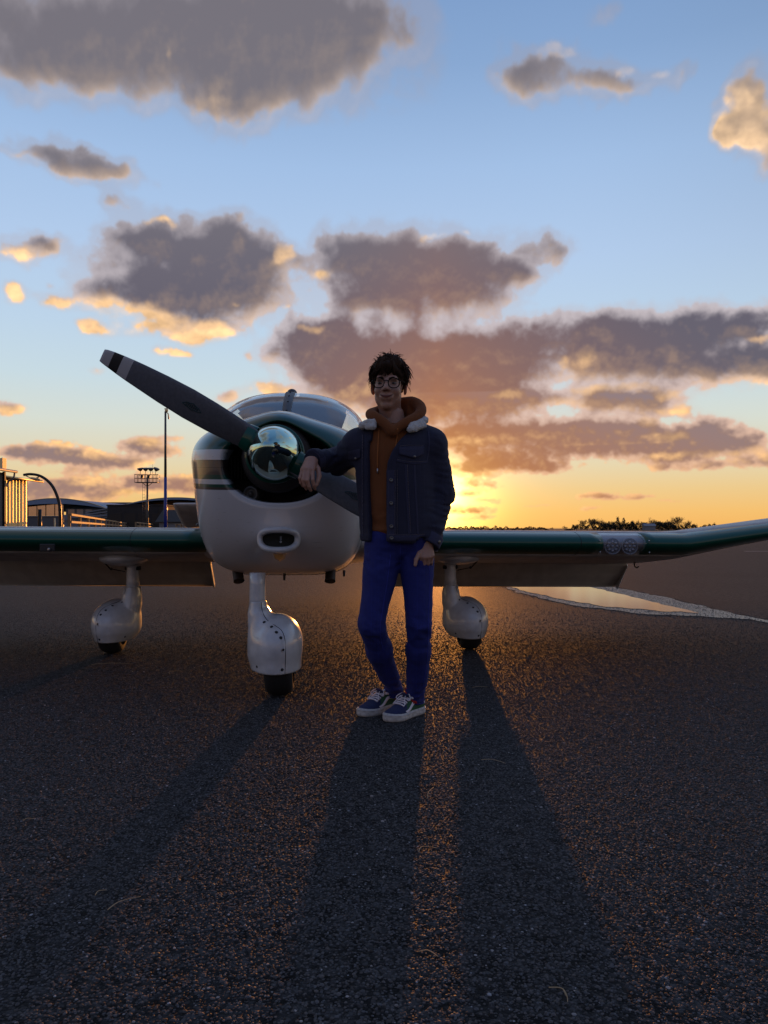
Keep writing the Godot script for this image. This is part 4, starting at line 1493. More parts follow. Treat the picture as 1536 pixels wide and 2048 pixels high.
func cowling(p: Node3D):
	var N := 96
	var rings := []
	for s in 26:
		var ring := PackedVector3Array()
		for k in N:
			var a := TAU * k / N
			var o := lip(a)
			var q := Vector2.ZERO
			var z := 0.0
			if s < 3:
				var c := Vector2(0.022, 1.245)
				q = c + (o - c) * [0.95, 0.965, 0.985][s]
				z = [1.50, 1.63, 1.668][s]
			elif s < 20:
				var t := (s - 3) / 16.0 * PI * 0.5
				var b := body(a, 0.518, 1.525, 0.632, 1.27, 0.050)
				q = o.lerp(b, pow(sin(t), 1.12))
				z = 1.10 + 0.58 * pow(cos(t), 0.92)
			else:
				var t := (s - 19) / 6.0
				var b := body(a, lerpf(0.518, 0.550, pow(t, 0.8)), lerpf(1.525, 1.565, t), lerpf(0.632, 0.60, t), 1.27, lerpf(0.05, 0.035, t))
				q = b
				z = lerpf(1.10, 0.74, t)
			if s >= 3:
				z += 0.066 * exp(-pow((q.x - 0.022) / 0.155, 2.0) - pow((q.y - 0.845) / 0.092, 2.0)) * clampf((z - 1.1) / 0.3, 0.0, 1.0)
			ring.append(Vector3(q.x, q.y, z))
		rings.append(ring)
	var st := mb()
	uv_loft(st, rings, -0.08)
	var pm := mat("cowl_paint", 1, 1, 1, 0.30, 0.0, 0.6)
	pm.albedo_texture = ImageTexture.create_from_image(paint_image())
	obj("cowling", st, pm, p)
	# the dark inside of the nose: baffle, flywheel, pulley, cylinders
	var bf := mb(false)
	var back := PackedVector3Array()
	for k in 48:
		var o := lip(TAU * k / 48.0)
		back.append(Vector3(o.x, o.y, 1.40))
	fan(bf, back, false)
	obj("engine_baffle", bf, M.matt_black, p)
	var fw := mb()
	lathe(fw, [[0.05, 0.0], [0.165, 0.0], [0.185, 0.012], [0.185, 0.035], [0.165, 0.045], [0.06, 0.045]], Vector3(0.012, 1.272, 1.62), Basis(), 40)
	obj("flywheel", fw, M.dark_metal, p)
	var pu := mb()
	lathe(pu, [[0.0, 0.05], [0.012, 0.05], [0.014, 0.03], [0.026, 0.03], [0.030, 0.045], [0.040, 0.045], [0.043, 0.03], [0.043, -0.05], [0.0, -0.05]], Vector3(-0.123, 1.088, 1.545), toward(Vector3(-0.25, -0.05, 1)), 24)
	obj("alternator_pulley", pu, mat("pulley_metal", 0.10, 0.10, 0.095, 0.45, 0.6), p)
	for s: float in [-1.0, 1.0]:
		var cy := mb(false)
		for k in 9:
			box(cy, Vector3(0.022 + s * (0.12 + k * 0.018), 1.235, 1.47), Vector3(0.006, 0.13, 0.10), Basis(), 0.002)
		obj("cylinder_fins", cy, M.matt_black, p)
	var hose := mb()
	tube(hose, curve([Vector3(0.10, 1.06, 1.48), Vector3(0.16, 1.075, 1.56), Vector3(0.20, 1.11, 1.54), Vector3(0.23, 1.17, 1.46)], 5), 0.016, 0.016, 8)
	obj("hose", hose, M.rubber, p)
	# lower intake with its thick rolled rim
	var rim := mb()
	var path := []
	for k in 40:
		var a := TAU * k / 40.0
		var s := sin(a)
		path.append(Vector3(0.022 + 0.098 * signf(cos(a)) * pow(absf(cos(a)), 0.72), 0.848 + (0.044 if s > 0.0 else 0.060) * signf(s) * pow(absf(s), 0.8), 1.714 - 0.14 * pow(cos(a) * 0.098 / 0.17, 2.0)))
	var rr := []
	for k in 41:
		var c: Vector3 = path[k % 40]
		var t: Vector3 = (path[(k + 1) % 40] - path[(k + 39) % 40]).normalized()
		var side := t.cross(Vector3.BACK).normalized()
		var ring := PackedVector3Array()
		for j in 12:
			var a := TAU * j / 12.0
			ring.append(c + side * cos(a) * 0.017 + Vector3.BACK * sin(a) * 0.026)
		rr.append(ring)
	loft(rim, rr)
	obj("intake_rim", rim, M.white_paint, p)
	var fi := mb(false)
	var hole := PackedVector3Array()
	for k in 40:
		hole.append(path[k] + Vector3(0, 0, 0.004))
	fan(fi, hole, false)
	var mesh := obj("intake_filter", fi, mat("filter_mesh", 0.020, 0.019, 0.014, 0.9), p)
	grain(M.filter_mesh, 20.0, 0.3, 0.6, 0.2, 2)
	mesh.material_override = M.filter_mesh
	var mk := mb(false)
	for k in 3:
		box(mk, Vector3(0.036, 0.856 - k * 0.006, 1.722), Vector3(0.009, 0.0018, 0.001))
	tube(mk, curve([Vector3(0.036, 0.836, 1.723), Vector3(0.040, 0.831, 1.723), Vector3(0.036, 0.826, 1.723), Vector3(0.032, 0.831, 1.723)], 3, true), 0.0014, 0.0014, 5)
	obj("filter_print", mk, M.blade_white, p)
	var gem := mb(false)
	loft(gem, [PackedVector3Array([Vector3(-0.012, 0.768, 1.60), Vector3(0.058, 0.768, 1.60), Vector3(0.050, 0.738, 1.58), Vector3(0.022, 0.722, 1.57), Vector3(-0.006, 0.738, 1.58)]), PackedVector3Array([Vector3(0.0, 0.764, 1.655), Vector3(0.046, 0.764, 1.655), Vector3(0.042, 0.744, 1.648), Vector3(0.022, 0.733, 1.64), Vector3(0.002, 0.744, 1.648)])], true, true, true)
	obj("chin_reflection", gem, M.amber_reflection, p)  # added amber piece, stands in for lit ground reflected on the chin
	# rivets on the split line and the cowl fasteners
	for s: float in [-1.0, 1.0]:
		for q in [[0.44, 1.245, 1.42], [0.478, 1.245, 1.27], [0.49, 1.30, 1.12]]:
			var f := mb()
			disc(f, Vector3(0.012 + s * q[0], q[1], q[2]), Vector3(s, 0, 0.5).normalized(), 0.006, 0.006, 8)
			obj("fastener", f, M.seam, p)
	for z in [0.765, 1.10]:
		var sm := mb()
		var pts := []
		for k in 60:
			var t := clampf((1.10 - z) / 0.36, 0.0, 1.0)
			var q := body(TAU * k / 60.0, lerpf(0.518, 0.550, pow(t, 0.8)) + 0.0005, lerpf(1.525, 1.565, t), lerpf(0.632, 0.60, t), 1.27, lerpf(0.05, 0.035, t))
			if z < 1.0 or q.y < 1.20:
				pts.append(Vector3(q.x, q.y, z))
		if z < 1.0:
			pts.append(pts[0])
		tube(sm, pts, 0.0022, 0.0022, 5)
		obj("cowl_seam", sm, M.seam, p)
	# exhaust stacks under the cowl, with the scalloped fairings they come out of
	for e in [[Vector3(-0.270, 0.72, 1.08), Vector3(-0.238, 0.572, 1.17), -1.0], [Vector3(0.300, 0.72, 1.05), Vector3(0.292, 0.572, 1.13), 1.0]]:
		var ex := mb()
		var dir: Vector3 = (e[1] - e[0]).normalized()
		var rows := []
		var b := toward(dir)
		for q in [[0.031, 0.0], [0.031, 0.145], [0.033, 0.155], [0.029, 0.156], [0.027, 0.12], [0.0, 0.10]]:
			rows.append(q)
		lathe(ex, rows, e[0], b, 20)
		obj("exhaust_stack", ex, M.exhaust_steel, p)
		var sc := mb()
		ball(sc, Vector3(e[0].x * 0.97, 0.690, 1.10), Vector3(0.070, 0.038, 0.11), Basis(Vector3.BACK, e[2] * 0.45), 8, 16)
		obj("exhaust_fairing", sc, M.white_paint, p)
	for q in [[0.03, 0.012, 1.28], [0.38, 0.012, 0.95]]:
		var dp := mb()
		tube(dp, [Vector3(q[0], 0.64, q[2]), Vector3(q[0], 0.615 - q[1], q[2] + 0.01)], 0.009, 0.006, 7)
		obj("drain_pipe", dp, M.dark_metal, p)


func propeller(p: Node3D):
	var hub := Vector3(0.012, 1.279, 1.885)
	var sp := mb()
	var prof := []
	for k in 17:
		var u := k / 16.0
		prof.append([0.139 * pow(1.0 - pow(u, 1.7), 0.68), u * 0.335])
	var ax := toward(Vector3(-0.035, 0.02, 1.0))
	lathe(sp, prof, Vector3(0.014, 1.274, 1.845), ax, 48)
	var pr := obj("propeller", mb_empty(), M.blade_grey, p)
	pr.mesh = null
	obj("spinner", sp, M.polished_spinner, pr)
	var bp := mb()
	lathe(bp, [[0.0, -0.004], [0.144, -0.004], [0.149, 0.0], [0.149, 0.022], [0.143, 0.026], [0.136, 0.03]], Vector3(0.014, 1.274, 1.83), ax, 48)
	obj("spinner_backplate", bp, M.green_paint, pr)
	var cuff := mb()
	for s: float in [1.0, -1.0]:
		var d0 := Vector3(-0.872, 0.489, 0) * s
		var rows := []
		for k in 3:
			var ring := PackedVector3Array()
			for j in 20:
				var a := TAU * j / 20.0
				ring.append(hub + Vector3(0, 0, 0.03) + d0 * (0.118 + 0.022 * k) + Vector3(0.489 * s, 0.872 * s, 0) * cos(a) * 0.070 * (1.0 - 0.04 * k) + Vector3.BACK * sin(a) * 0.05 * (1.0 - 0.04 * k))
			rows.append(ring)
		loft(cuff, rows)
	obj("spinner_cuff", cuff, M.green_paint, pr)
	for s: float in [1.0, -1.0]:
		var dir := Vector3(-0.872, 0.489, 0) * s
		var wide := Vector3(0.489, 0.872, 0) * s
		var root := Node3D.new()
		root.name = numbered(pr, "blade")
		pr.add_child(root, true)
		# radius, width seen from the front, thickness, pitch, offset along wide
		var cuts := [[0.10, 0.105, 0.050, 0.95, 0.0], [0.15, 0.124, 0.042, 0.82, 0.0], [0.23, 0.131, 0.034, 0.70, 0.0], [0.35, 0.143, 0.027, 0.54, 0.0], [0.48, 0.147, 0.021, 0.42, 0.001], [0.62, 0.136, 0.016, 0.34, 0.002], [0.74, 0.119, 0.013, 0.29, 0.003], [0.805, 0.108, 0.012, 0.27, 0.003], [0.858, 0.096, 0.0105, 0.26, 0.003], [0.907, 0.083, 0.0095, 0.25, 0.003], [0.942, 0.071, 0.008, 0.24, 0.002], [0.956, 0.062, 0.006, 0.24, 0.001]]
		var rings := []
		for c in cuts:
			var ring := PackedVector3Array()
			var w := wide * cos(c[3]) + Vector3.BACK * sin(c[3]) * (1.0 if true else -1.0)
			var n := dir.cross(w).normalized() * s
			if n.z < 0.0:
				n = -n
			var chord: float = c[1] / cos(c[3])
			chord = minf(chord, 0.165)
			for j in 20:
				var a := TAU * j / 20.0
				var t: float = c[2] * (0.5 + 0.18 * cos(a))
				ring.append(hub + dir * c[0] + w * (cos(a) * chord * 0.5 + c[4]) + n * sin(a) * t * (1.0 if sin(a) > 0 else 0.5))
			rings.append(ring)
		var st := mb()
		loft(st, rings.slice(0, 8), true, true, false)
		obj("blade_face", st, M.blade_grey, root)
		for k in 3:
			var bt := mb()
			loft(bt, rings.slice(7 + k, 9 + k) if k < 2 else rings.slice(9, 12), true, false, k == 2)
			obj("tip_band", bt, [M.blade_white, M.blade_black, M.blade_white][k], root)
		# the maker's oval emblem, printed on the face
		var em := mb(false)
		var c0 := hub + dir * 0.455
		var pitch := 0.44
		var w0 := wide * cos(pitch) + Vector3.BACK * sin(pitch)
		var n0 := dir.cross(w0).normalized()
		if n0.z < 0.0:
			n0 = -n0
		var lift := c0 + n0 * 0.0125 + Vector3.BACK * 0.001
		var shape := [[-0.052, -0.004], [-0.034, 0.010], [-0.016, 0.012], [0.0, 0.020], [0.016, 0.012], [0.034, 0.010], [0.052, -0.004], [0.034, -0.008], [0.014, -0.010], [0.0, -0.016], [-0.014, -0.010], [-0.034, -0.008]]
		for k in shape.size():
			var q0: Array = shape[k]
			var q1: Array = shape[(k + 1) % shape.size()]
			tube(em, [lift - dir * q0[0] + w0 * q0[1] * s, lift - dir * q1[0] + w0 * q1[1] * s], 0.0016, 0.0016, 4)
		for q in [[-0.032, 0.001, 0.004], [-0.022, 0.002, 0.007], [-0.012, 0.002, 0.008], [-0.002, 0.003, 0.012], [0.008, 0.002, 0.010], [0.018, 0.002, 0.007], [0.028, 0.001, 0.006]]:
			tube(em, [lift - dir * q[0] + w0 * (q[1] - q[2]) * s, lift - dir * (q[0] + 0.003) + w0 * (q[1] + q[2]) * s], 0.0016, 0.0016, 4)
			tube(em, [lift - dir * q[0] + w0 * q[1] * s, lift - dir * (q[0] + 0.006) + w0 * q[1] * s], 0.0014, 0.0014, 4)
		obj("emblem", em, M.emblem_teal, root)


func mb_empty() -> SurfaceTool:
	var st := mb()
	tri(st, Vector3.ZERO, Vector3(0.001, 0, 0), Vector3(0, 0.001, 0))
	return st


const CABIN := [[0.84, 1.585, 1.50, 0.34], [0.72, 1.650, 1.47, 0.45], [0.56, 1.735, 1.45, 0.52], [0.38, 1.810, 1.44, 0.555], [0.18, 1.875, 1.43, 0.572], [0.0, 1.902, 1.42, 0.578], [-0.30, 1.910, 1.42, 0.575], [-0.70, 1.880, 1.42, 0.55], [-1.05, 1.80, 1.42, 0.50]]


func dome(z: float, a: float, shrink := 0.0) -> Vector3:
	var i := 0
	while i < CABIN.size() - 2 and z < CABIN[i + 1][0]:
		i += 1
	var c: Array = CABIN[i]
	var e: Array = CABIN[i + 1]
	var t := clampf((c[0] - z) / (c[0] - e[0]), 0.0, 1.0)
	var top := lerpf(c[1], e[1], t) - shrink
	var low := lerpf(c[2], e[2], t)
	var w := lerpf(c[3], e[3], t) - shrink
	return Vector3(w * signf(cos(a)) * pow(absf(cos(a)), 2.0 / 2.5) + 0.012, low + (top - low) * pow(maxf(sin(a), 0.0), 2.0 / 2.5), z)


func shell(z0: float, z1: float, a0: float, a1: float, nz: int, na: int, shrink: float) -> SurfaceTool:
	var st := mb()
	var rings := []
	for i in nz + 1:
		var ring := PackedVector3Array()
		for k in na + 1:
			ring.append(dome(lerpf(z0, z1, i / float(nz)), lerpf(a0, a1, k / float(na)), shrink))
		rings.append(ring)
	loft(st, rings, false)
	return st


func cabin(p: Node3D):
	# fuselage from the firewall to the tail
	var secs := [[0.742, 0.543, 1.563, 0.602, 1.27], [0.3, 0.56, 1.47, 0.585, 1.22], [-0.4, 0.56, 1.45, 0.58, 1.18], [-1.06, 0.50, 1.46, 0.60, 1.16], [-2.0, 0.38, 1.40, 0.74, 1.15], [-3.2, 0.22, 1.32, 0.92, 1.14], [-4.4, 0.08, 1.28, 1.10, 1.18], [-4.9, 0.03, 1.26, 1.16, 1.2]]
	var rings := []
	for s in secs:
		var ring := PackedVector3Array()
		for k in 40:
			var q := body(TAU * k / 40.0, s[1], s[2], s[3], s[4], 0.0)
			ring.append(Vector3(q.x, q.y, s[0]))
		rings.append(ring)
	var st := mb()
	uv_loft(st, rings, -0.02)
	obj("fuselage", st, M.cowl_paint, p)
	# canopy
	var gl := obj("windscreen", shell(0.84, -0.12, 0.0, PI, 22, 40, 0.0), M.canopy_glass, p)
	gl.set_meta("label", "clear curved windscreen")
	obj("side_window", shell(-0.12, -1.0, 0.0, 0.85, 10, 10, 0.0), M.canopy_glass, p)
	obj("side_window", shell(-0.12, -1.0, PI - 0.85, PI, 10, 10, 0.0), M.canopy_glass, p)
	obj("added_roof", shell(-0.12, -1.06, 0.85, PI - 0.85, 10, 20, 0.004), M.white_paint, p)  # opaque roof added over the cabin, darkens the view through the windscreen
	obj("added_headlining", shell(-0.13, -1.05, 0.80, PI - 0.80, 10, 20, 0.03), M.interior, p)  # added dark inner skin that blocks the sky behind the windscreen
	var deck := mb()
	var rows := []
	for s in [[-1.05, 0.50, 1.80], [-1.6, 0.40, 1.66], [-2.4, 0.28, 1.50], [-3.4, 0.16, 1.36]]:
		var ring := PackedVector3Array()
		for k in 21:
			var a := PI * k / 20.0
			ring.append(Vector3(s[1] * cos(a) + 0.012, 1.30 + (s[2] - 1.30) * pow(sin(a), 0.85), s[0]))
		rows.append(ring)
	loft(deck, rows, false)
	fan(deck, rows[0], true)
	obj("rear_deck", deck, M.white_paint, p)
	var strip := mb()
	var line := []
	for k in 17:
		var z := lerpf(0.80, 0.02, k / 16.0)
		line.append(PackedVector3Array([dome(z, PI / 2 + 0.030) + Vector3(0, 0.002, 0), dome(z, PI / 2 + 0.026) + Vector3(0, 0.007, 0), dome(z, PI / 2 - 0.026) + Vector3(0, 0.007, 0), dome(z, PI / 2 - 0.030) + Vector3(0, 0.002, 0)]))
	loft(strip, line, true, true, true)
	obj("windscreen_strip", strip, mat("strip_metal", 0.055, 0.058, 0.068, 0.5, 0.4), p)
	for k in 5:
		var sv := mb()
		disc(sv, dome(0.70 - k * 0.16, PI / 2) + Vector3(0, 0.009, 0.0), Vector3(0, 0.8, 0.6), 0.006, 0.004, 8)
		obj("screw", sv, M.seam, p)
	var sc := mb()
	ball(sc, Vector3(0.018, 1.894, 0.05), Vector3(0.037, 0.030, 0.075), Basis(), 10, 18)
	obj("air_scoop", sc, M.strip_metal, p)
	for s: float in [-1.0, 1.0]:
		var bow_ := mb()
		var pts := []
		for k in 13:
			var a := lerpf(0.0, 1.52, k / 12.0)
			pts.append(dome(-0.12, a if s > 0 else PI - a) + Vector3(0, 0.004, 0))
		tube(bow_, pts, 0.012, 0.012, 6)
		obj("canopy_frame", bow_, M.white_paint, p)
		var sill := mb()
		var sp := []
		for k in 25:
			sp.append(dome(lerpf(0.84, -1.05, k / 24.0), 0.0 if s > 0 else PI) + Vector3(0, -0.004, 0))
		tube(sill, sp, 0.018, 0.018, 6)
		obj("canopy_sill", sill, M.white_paint, p)
		var seat := mb()
		box(seat, Vector3(s * 0.26, 1.30, -0.42), Vector3(0.44, 0.62, 0.12), Basis(Vector3.RIGHT, -0.16), 0.05)
		box(seat, Vector3(s * 0.26, 1.66, -0.47), Vector3(0.26, 0.17, 0.08), Basis(Vector3.RIGHT, -0.1), 0.035)
		obj("seat", seat, M.interior, p)
	var gs := mb()
	box(gs, Vector3(0.012, 1.47, 0.44), Vector3(0.96, 0.10, 0.34), Basis(Vector3.RIGHT, 0.10), 0.04)
	obj("instrument_shroud", gs, M.interior, p)


func foil(le: Vector3, chord: float, thick: float, fall: float, x0: float, x1: float, swell := 0.0) -> PackedVector3Array:
	# the skin from x1 on top round the nose to x1 below (x0 = 0), or the closed rear part from x0 back
	var top := PackedVector3Array()
	var low := PackedVector3Array()
	var n := 14
	for k in n + 1:
		var u := k / float(n)
		var x := lerpf(x0, x1, u * u if x0 == 0.0 else u)
		var t := 5.0 * thick * (0.2969 * sqrt(x) - 0.126 * x - 0.3516 * x * x + 0.2843 * x * x * x - 0.1036 * x * x * x * x) + swell / chord
		var camber := 0.018 * (1.0 - pow(2.0 * x - 1.0, 2.0))
		var at := le + Vector3(0, -sin(fall), -cos(fall)) * x * chord
		var up := Vector3(0, cos(fall), -sin(fall))
		top.append(at + up * (camber + t) * chord)
		low.append(at + up * (camber * 0.6 - t * 0.92) * chord)
	var out := PackedVector3Array()
	for k in range(n, -1, -1):
		out.append(top[k])
	for k in range(1 if x0 == 0.0 else 0, n + 1):
		out.append(low[k])
	return out


func station(s: float, x: float) -> Array:
	# leading edge point, chord, thickness, fall of the chord line, for a distance x out along the wing
	var tilt := -0.008 * x * s
	if x <= 2.80:
		return [Vector3(s * x, 0.818 + tilt, 0.56), 1.71, 0.128, 0.125]
	var t := (x - 2.80) / 1.56
	var e := minf(1.0, t * 1.0)
	return [Vector3(s * x, 0.818 + tilt + 0.200 * e, 0.56 - 0.24 * e), lerpf(1.71, 0.92, e), lerpf(0.128, 0.115, e), lerpf(0.125, -0.02, e)]


func wing(p: Node3D, s: float):
	var xs := [0.40, 0.9, 1.5, 2.1, 2.72, 2.88, 3.2, 3.6, 4.0, 4.26, 4.36]
	var rings := []
	for x in xs:
		var t := station(s, x)
		rings.append(foil(t[0], t[1], t[2] * (0.55 if x > 4.3 else 1.0), t[3], 0.075, 1.0 if x > 2.8 else 0.80))
	var st := mb()
	loft(st, rings, true, true, true)
	var w := obj("wing", st, M.cream_paint, p)
	w.set_meta("label", "wing on the right of the picture with the landing lights" if s > 0 else "wing on the left of the picture")
	# the green nose of the wing, broken on the right by the landing lights
	var spans := [[0.535, 2.175], [2.475, 4.36]] if s > 0 else [[0.535, 4.36]]
	for q in spans:
		var le := mb()
		var rows := []
		var n := 24
		for k in n + 1:
			var x := lerpf(q[0], q[1], k / float(n))
			var t := station(s, x)
			if k == 0 or k == n:
				rows.append(foil(t[0] - Vector3(0, 0, 0.03), t[1], t[2] * 0.75, t[3], 0.0, 0.075))
			rows.append(foil(t[0], t[1], t[2] * (0.6 if x > 4.33 else 1.0), t[3], 0.0, 0.078, 0.0015))
			if k == n:
				rows.append(rows[-2])
				rows.remove_at(rows.size() - 3)
		loft(le, rows, false)
		obj("leading_edge", le, M.green_paint, w)
	for x in [1.02, 2.02]:
		var sm := mb()
		var t := station(s, x)
		tube(sm, Array(foil(t[0], t[1], t[2], t[3], 0.0, 0.09, 0.001)), 0.0022, 0.0022, 4)
		obj("panel_seam", sm, M.seam, w)
	# flap, lowered
	var fl := mb()
	var fr := []
	for x in [0.70, 2.85]:
		fr.append(foil(Vector3(s * x, 0.638 - 0.008 * x * s, -0.70 - (0.02 if x > 1.0 else 0.0)), 0.375, 0.15, 0.70, 0.0, 1.0))
	loft(fl, fr, true, true, true)
	obj("flap", fl, M.cream_paint, w)
	var fe := mb(false)
	for x in [0.694, 2.856]:
		box(fe, Vector3(s * x, 0.505 - 0.008 * x * s, -0.855), Vector3(0.012, 0.045, 0.32), Basis(Vector3.RIGHT, -0.74), 0.004)
	obj("flap_end", fe, M.white_paint, w)
	# root fairing
	var rf := mb()
	var rows2 := []
	for k in 7:
		var u := k / 6.0
		rows2.append(foil(Vector3(s * lerpf(0.42, 0.565, u), 0.822 - 0.004 * s, 0.585 - 0.03 * u), 1.74, lerpf(0.165, 0.131, pow(u, 0.4)), 0.125, 0.0, 0.75, 0.002))
	loft(rf, rows2, false)
	obj("root_fairing", rf, M.white_paint, w)
	if s > 0:
		landing_lights(w)
		var hk := mb()
		tube(hk, curve([Vector3(2.62, 0.67, 0.0), Vector3(2.62, 0.625, 0.005), Vector3(2.628, 0.604, 0.008), Vector3(2.646, 0.602, 0.008), Vector3(2.652, 0.612, 0.008)], 4), 0.005, 0.005, 7)
		obj("tie_down_hook", hk, M.dark_metal, w)
	else:
		var sw := mb(false)
		box(sw, Vector3(-1.545, 0.775, 0.572), Vector3(0.10, 0.05, 0.012), Basis(), 0.005)
		obj("stall_warner", sw, M.blade_black, w)
		var tb := mb(false)
		box(tb, Vector3(-1.53, 0.765, 0.585), Vector3(0.016, 0.016, 0.022), Basis(), 0.003)
		obj("vane", tb, M.bare_metal, w)
		var cap := mb()
		lathe(cap, [[0.03, 0.0], [0.03, 0.012], [0.018, 0.016], [0.012, 0.03], [0.0, 0.032]], Vector3(-0.60, 0.921, 0.34), toward(Vector3(0, 1, 0.06)), 16)
		obj("fuel_cap", cap, M.dark_metal, w)


func landing_lights(w: Node3D):
	var hs := mb()
	var rows := []
	for x in [2.16, 2.34, 2.49]:
		var t := station(1.0, x)
		rows.append(foil(t[0] - Vector3(0, 0, 0.050), t[1], t[2] * 0.86, t[3], 0.0, 0.06))
	loft(hs, rows, false)
	obj("light_housing", hs, M.lamp_grey, w)
	for x in [2.252, 2.375]:
		var c := Vector3(x, 0.795 - 0.008 * x, 0.520)
		var b := toward(Vector3(-0.03, 0.02, 1))
		var lm := mb()
		lathe(lm, [[0.058, -0.02], [0.060, 0.006], [0.055, 0.010], [0.050, 0.004], [0.050, -0.002], [0.0, -0.002]], c, b, 30)
		var l := obj("landing_light", lm, M.lamp_grey, w)
		for k in 9:
			var a := TAU * k / 8.0
			var ld := mb()
			var q := c + b * Vector3(cos(a) * 0.032, sin(a) * 0.032, 0.002) if k < 8 else c + b * Vector3(0, 0, 0.002)
			lathe(ld, [[0.0115, 0.0], [0.010, 0.006], [0.006, 0.009], [0.0, 0.010]], q, b, 10)
			obj("lamp_lens", ld, M.lamp_lens, l)
	var cv := mb()
	var cr := []
	for k in 9:
		var x := lerpf(2.172, 2.478, k / 8.0)
		var t := station(1.0, x)
		cr.append(foil(t[0], t[1], t[2], t[3], 0.0, 0.066, 0.0005))
	loft(cv, cr, false)
	obj("light_cover", cv, M.clear_cover, w)
	for q in [[2.150, 0.835], [2.500, 0.832], [2.152, 0.755], [2.502, 0.752]]:
		var f := mb()
		ball(f, Vector3(q[0], q[1] - 0.018, 0.556), Vector3(0.006, 0.006, 0.006), Basis(), 5, 8)
		obj("screw", f, M.bare_metal, w)


func tail(p: Node3D):
	var st := mb()
	var rings := []
	for x in [-1.68, -1.62, -0.8, 0.0, 0.8, 1.62, 1.68]:
		var e := 0.7 if absf(x) > 1.65 else 1.0
		rings.append(foil(Vector3(x, 1.215, -4.15 - (0.06 if e < 1.0 else 0.0)), 0.80 * (0.9 if e < 1.0 else 1.0), 0.11 * e, 0.40, 0.0, 1.0))
	loft(st, rings, true, true, true)
	obj("tailplane", st, M.cream_paint, p)
	var fn := mb()
	var fr := []
	for q in [[1.25, -3.5, 1.35], [1.7, -3.95, 0.95], [2.15, -4.32, 0.58]]:
		var ring := PackedVector3Array()
		for k in 16:
			var a := TAU * k / 16.0
			ring.append(Vector3(0.012 + 0.04 * sin(a), q[0], q[1] - q[2] * (0.5 - 0.5 * cos(a))))
		fr.append(ring)
	loft(fn, fr, true, true, true)
	obj("fin", fn, M.white_paint, p)


# ------------------------------------------------------------------ wheels, legs and spats
func spat_field(boxy := false) -> Field:
	# around the wheel's ground contact; the leg comes down on the -x side
	var f := Field.new(Vector3(-0.24, 0.06, -0.50), Vector3(0.18, 0.56, 0.36), 0.0085)
	f.ell(Vector3(-0.012, 0.232, 0.02), Vector3(0.150, 0.150, 0.27))
	f.cap(Vector3(-0.02, 0.235, -0.05), Vector3(-0.06, 0.25, -0.36), 0.135, 0.03, 0.05)
	if boxy:
		f.cap(Vector3(-0.014, 0.255, 0.03), Vector3(-0.012, 0.06, 0.03), 0.150, 0.146, 0.03, Vector3(1.0, 1.0, 0.58))
		f.cap(Vector3(-0.120, 0.40, 0.01), Vector3(-0.112, 0.10, 0.02), 0.060, 0.058, 0.04, Vector3(1, 1, 0.5))
	else:
		f.cap(Vector3(-0.012, 0.16, 0.04), Vector3(-0.012, 0.06, 0.04), 0.128, 0.112, 0.05, Vector3(1.0, 1.0, 0.55))
	f.cap(Vector3(-0.138, 0.60, 0.01), Vector3(-0.132, 0.36, 0.01), 0.050, 0.054, 0.0, Vector3(1, 1, 0.55))
	f.cap(Vector3(-0.134, 0.40, 0.01), Vector3(-0.096, 0.20, 0.02), 0.052, 0.098, 0.05, Vector3(1, 1, 0.6))
	f.plane(Vector3(0, 0.098, 0), Vector3.DOWN)
	f.plane(Vector3(0, 0.48, 0), Vector3.UP)
	f.cap(Vector3(0.0, 0.02, 0.03), Vector3(0.0, 0.17, 0.03), 0.098, 0.098, 0.0, Vector3(1, 1, 0.52), true)
	return f


func undercarriage(p: Node3D):
	for boxy in [false, true]:
		gear_set(p, boxy)


